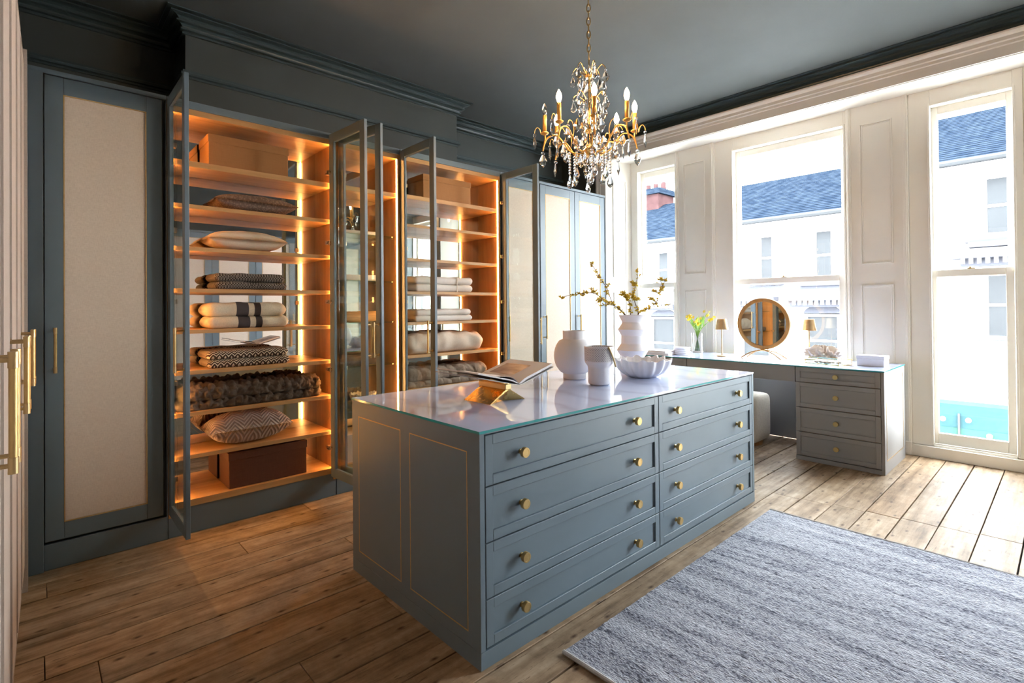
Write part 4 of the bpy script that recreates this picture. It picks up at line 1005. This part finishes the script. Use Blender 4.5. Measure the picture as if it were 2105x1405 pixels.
# right cabinet: towels
for k, (z, nm) in enumerate(((1.507, 'lower ribbon-tied'), (1.507 + .066, 'upper ribbon-tied'))):
    t = thing('folded_towel', '%s white towel on the shelf above the plain towels' % nm, 'towel', (2.64, 3.825, z), group='ribbon-tied towels')
    obj('fold', slab(.62, .25, .067, None, 50, 40, None, .03, .006, k), 'towel', t, smooth=True, angle=180)
    obj('ribbon', MB().frame(-.127, .127, -.0015, .0675, .002, .115, .124, 'y'), 'creamcloth', t)
for k, z in enumerate((1.252, 1.252 + .052)):
    t = thing('folded_towel', ['bottom plain white towel', 'top plain white towel'][k] + ' of the pair under the ribbon-tied towels', 'towel', (2.63, 3.825, z), group='plain towels')
    obj('fold', slab(.61 - .02 * k, .25, .053, None, 50, 40, None, .025, .006, k + 5), 'towel', t, smooth=True, angle=180)
fold('bulky cream fleece folded above the beige fur throw', 2.26, 3.08, .979, [.155], 'towel_c', d=.26, sag=.022, seedv=3, bow=.015)
# narrow cabinet
for (z, h, lab, mt, nm, cat) in ((1.948, .03, 'flat white folded cloth on the highest glass shelf', 'towel', 'folded_cloth', 'cloth'), (1.585, .05, 'white folded cloth on the second glass shelf', 'towel', 'folded_cloth', 'cloth'), (.925, .075, 'brown folded cloth on the fourth glass shelf', 'fur_b', 'folded_cloth', 'cloth')):
    t = thing(nm, lab, cat, (1.90, 3.85, z)); obj('fold', soft_box(.36, .2, h, .3, 20, 14, 8, .003, z), mt, t, smooth=True, angle=180)
t = thing('driftwood', 'weathered wood log lying on the third glass shelf', 'log', (1.90, 3.86, 1.262)); obj('log_body', soft_box(.36, .13, .085, .6, 24, 12, 8, .02, 4), 'log', t, smooth=True, angle=180)
o = copy_tree(bpy.data.objects['ruffled_bowl']); o.location = (1.93, 3.85, .60); o.scale = (.55, .55, .8); tag(o, 'small white fluted bowl on the lowest glass shelf', 'bowl')
lidded_box('pale pink box at the bottom of the narrow cabinet', 1.69, 2.12, .205, .21, 'box_pink')

# ------------------------------------------------------------------ across the street
GZ = -4.6
struct(obj('ground', BX(6.3, 60, -40, 60, GZ - .2, GZ), 'street'))
struct(obj('wall_outer', MB().box(6.13, 6.3, -12, -1.45, GZ, 3.9).box(5.9, 6.3, 4.25, 14, GZ, 3.9).box(6.05, 6.3, .0, 4.25, GZ, -.05).box(6.05, 6.3, 0, 4.25, 3.3, 3.9).box(6.13, 6.3, -.1, 0, GZ, 3.9).box(6.13, 6.3, -1.45, -.1, GZ, -.05).box(6.13, 6.3, -1.45, -.1, 3.3, 3.9), 'facade'))
def slate():
    a = N('blue_slate').set((.01, .015, .028), 1.0, Specular_IOR_Level=.0); n1 = a.noise(a.coord((2.2, 3, 7), True), 1.5, 4); c = a.ramp(n1, 0, ((.35, (.008, .0125, .021)), (.65, (.016, .0225, .033)))); a.base(c); n2 = a.noise(a.coord((3, 9, 22), True), 1.5, 3); a.bump(n2, 0, .6, .03); return a.m
M['slate'] = slate(); M['brick_red'] = paint('red_brick', (.040, .022, .022), 1.0, .2, spec=0); M['dim_glass'] = N('dark_house_glass').set((.034, .036, .038), .9, Specular_IOR_Level=.05).m
M['curtain'] = paint('net_curtain', (.55, .53, .48), .9); M['teal_sign'] = paint('turquoise_shop_board', (.024, .056, .062), .9, spec=.05); M['teal_sign2'] = paint('sea_green_shop_board', (.026, .064, .052), .9, spec=.05)
def house(label, y0, y1, zeave, zridge, wins, extra=None, xf=13.0):
    t = thing('terraced_house', label, 'house', (xf, (y0 + y1) / 2, GZ)); yc = (y0 + y1) / 2
    def L(y_): return y_ - yc
    def Zl(z): return z - GZ
    obj('wall', BX(0, 6, L(y0), L(y1), 0, Zl(zeave)), 'facade', t)
    rf = obj('roof', MB().extrude_poly([(-.25, Zl(zeave - .02)), (3, Zl(zridge)), (6.2, Zl(zeave))], L(y0), L(y1), 'y'), 'slate', t)
    sl = math.hypot(3.25, zridge - zeave); nrow = 28; ang = math.atan2(zridge - zeave, 3.25)
    co = MB()
    for k in range(nrow):                                           # overlapping slate courses
        q = k / nrow; x = -.27 + 3.25 * q; z = zeave + (zridge - zeave) * q
        dx, dz = math.cos(ang) * sl / nrow, math.sin(ang) * sl / nrow; ox, oz = -math.sin(ang) * .016, math.cos(ang) * .016
        co.extrude_poly([(x, Zl(z)), (x + ox, Zl(z) + oz), (x + dx + ox * .2, Zl(z + dz) + oz * .2), (x + dx, Zl(z + dz))], L(y0), L(y1), 'y')
    s_ = obj('slate_course', co, 'slate', rf); s_['kind'] = 'stuff'
    obj('gutter', MB().tube([(-.3, L(y0), Zl(zeave)), (-.3, L(y1), Zl(zeave))], .055, 8), 'dim_glass', t)
    obj('eaves_board', BX(-.22, 0, L(y0), L(y1), Zl(zeave - .3), Zl(zeave - .05)), 'facade', t)
    for (a, b, z0, z1, arch, cur) in wins:
        wm = obj('window', MB().frame(L(a) - .07, L(b) + .07, Zl(z0) - .07, Zl(z1) + .07, .07, -.05, .02, 'y').box(-.02, .01, L(a), L(b), Zl((z0 + z1) / 2) - .025, Zl((z0 + z1) / 2) + .025), 'facade', t)
        obj('pane', BX(-.008, -.001, L(a), L(b), Zl(z0), Zl(z1)), 'dim_glass', wm)
        if cur: obj('curtain', MB().box(-.014, -.009, L(a), L(a) + (b - a) * .26, Zl(z0), Zl(z1)).box(-.014, -.009, L(b) - (b - a) * .26, L(b), Zl(z0), Zl(z1)), 'curtain', wm)
        obj('sill', BX(-.16, 0, L(a) - .14, L(b) + .14, Zl(z0) - .16, Zl(z0) - .08), 'facade_shaded', wm)
        if arch:
            pts = [(L((a + b) / 2) + ((b - a) / 2 + .08) * math.cos(PI * k / 12), Zl(z1) + .05 + .22 * math.sin(PI * k / 12)) for k in range(13)]
            obj('arch', MB().extrude_poly(pts, -.05, 0, 'x'), 'facade_shaded', wm)
    if extra: extra(t, L, Zl)
    return t
def dentils(t, L, Zl, a, b, z):
    obj('hood', MB().box(-.32, 0, L(a) - .12, L(b) + .12, Zl(z) + .10, Zl(z) + .2).box(-.2, 0, L(a), L(b), Zl(z) - .05, Zl(z) + .1), 'facade_shaded', t)
    k = 0; y_ = a
    mb = MB()
    while y_ < b - .06: mb.box(-.27, -.2, L(y_), L(y_) + .055, Zl(z), Zl(z) + .1); y_ += .115
    o = obj('dentil_row', mb, 'facade', t); o['kind'] = 'stuff'
def exA(t, L, Zl):
    dentils(t, L, Zl, 3.25, 4.45, 1.36); dentils(t, L, Zl, 4.85, 6.0, 1.36)
    obj('string_course', BX(-.12, 0, L(2.62), L(6.9), Zl(1.72), Zl(1.82)), 'facade_shaded', t)
def exB(t, L, Zl):
    dentils(t, L, Zl, .2, 1.42, 2.10); obj('hood', BX(-.25, 0, L(.2), L(1.3), Zl(2.40), Zl(2.50)), 'facade_shaded', t)
    f = obj('shop_fascia', BX(-.5, 0, L(-2.5), L(2.55), Zl(-1.32), Zl(-.5)), 'teal_sign', t)
    obj('fascia_band', BX(-.51, -.5, L(-2.5), L(2.55), Zl(-1.32), Zl(-.93)), 'teal_sign2', f)
    for y_ in (-.3, .45, 1.42, 2.2): obj('fascia_post', BX(-.54, -.5, L(y_), L(y_) + .03, Zl(-1.32), Zl(-.66)), 'facade_shaded', f)
    for (y_, z) in ((1.66, -.78), (1.30, -.76), (1.02, -1.0), (1.75, -1.17)): obj('fascia_lamp', MB().sphere((-.56, L(y_), Zl(z)), .045, 10, 6), 'facade', f)
def exC(t, L, Zl):
    c = obj('chimney', BX(2.6, 3.6, L(9.5), L(11.0), Zl(4.2), Zl(5.35)), 'brick_red', t); obj('chimney_cap', BX(2.5, 3.7, L(9.4), L(11.1), Zl(5.2), Zl(5.38)), 'slate', c)
    for y_ in (9.6, 9.9, 10.2, 10.5, 10.8): obj('chimney_pot', MB().lathe([(.1, 0), (.085, .3)], 10, (3.1, L(y_), Zl(5.36))), 'brick_red', c)
    dentils(t, L, Zl, 7.4, 8.7, 1.30)
house('white terraced house with a slate roof seen through the middle window', 2.6, 6.9, 3.38, 5.03, [(4.74, 5.24, 2.0, 3.0, 0, 1), (3.46, 4.06, 1.95, 3.0, 0, 1), (3.5, 4.1, .0, 1.1, 1, 0), (4.95, 5.55, .0, 1.1, 1, 0), (5.9, 6.4, 1.95, 3.0, 0, 0)], exA)
house('white house above the turquoise shop board seen through the right window', -4.0, 2.58, 4.01, 5.78, [(.56, 1.22, 2.66, 3.66, 1, 1), (.50, 1.24, .76, 1.9, 0, 1), (-1.5, -.8, 2.66, 3.66, 1, 1)], exB)
house('white house with a red brick chimney seen through the left window', 6.92, 13.0, 3.17, 4.86, [(7.5, 8.05, 1.9, 2.85, 0, 1), (7.45, 8.1, -.35, 1.0, 1, 0), (9.5, 10.2, 1.9, 2.85, 0, 1)], exC)
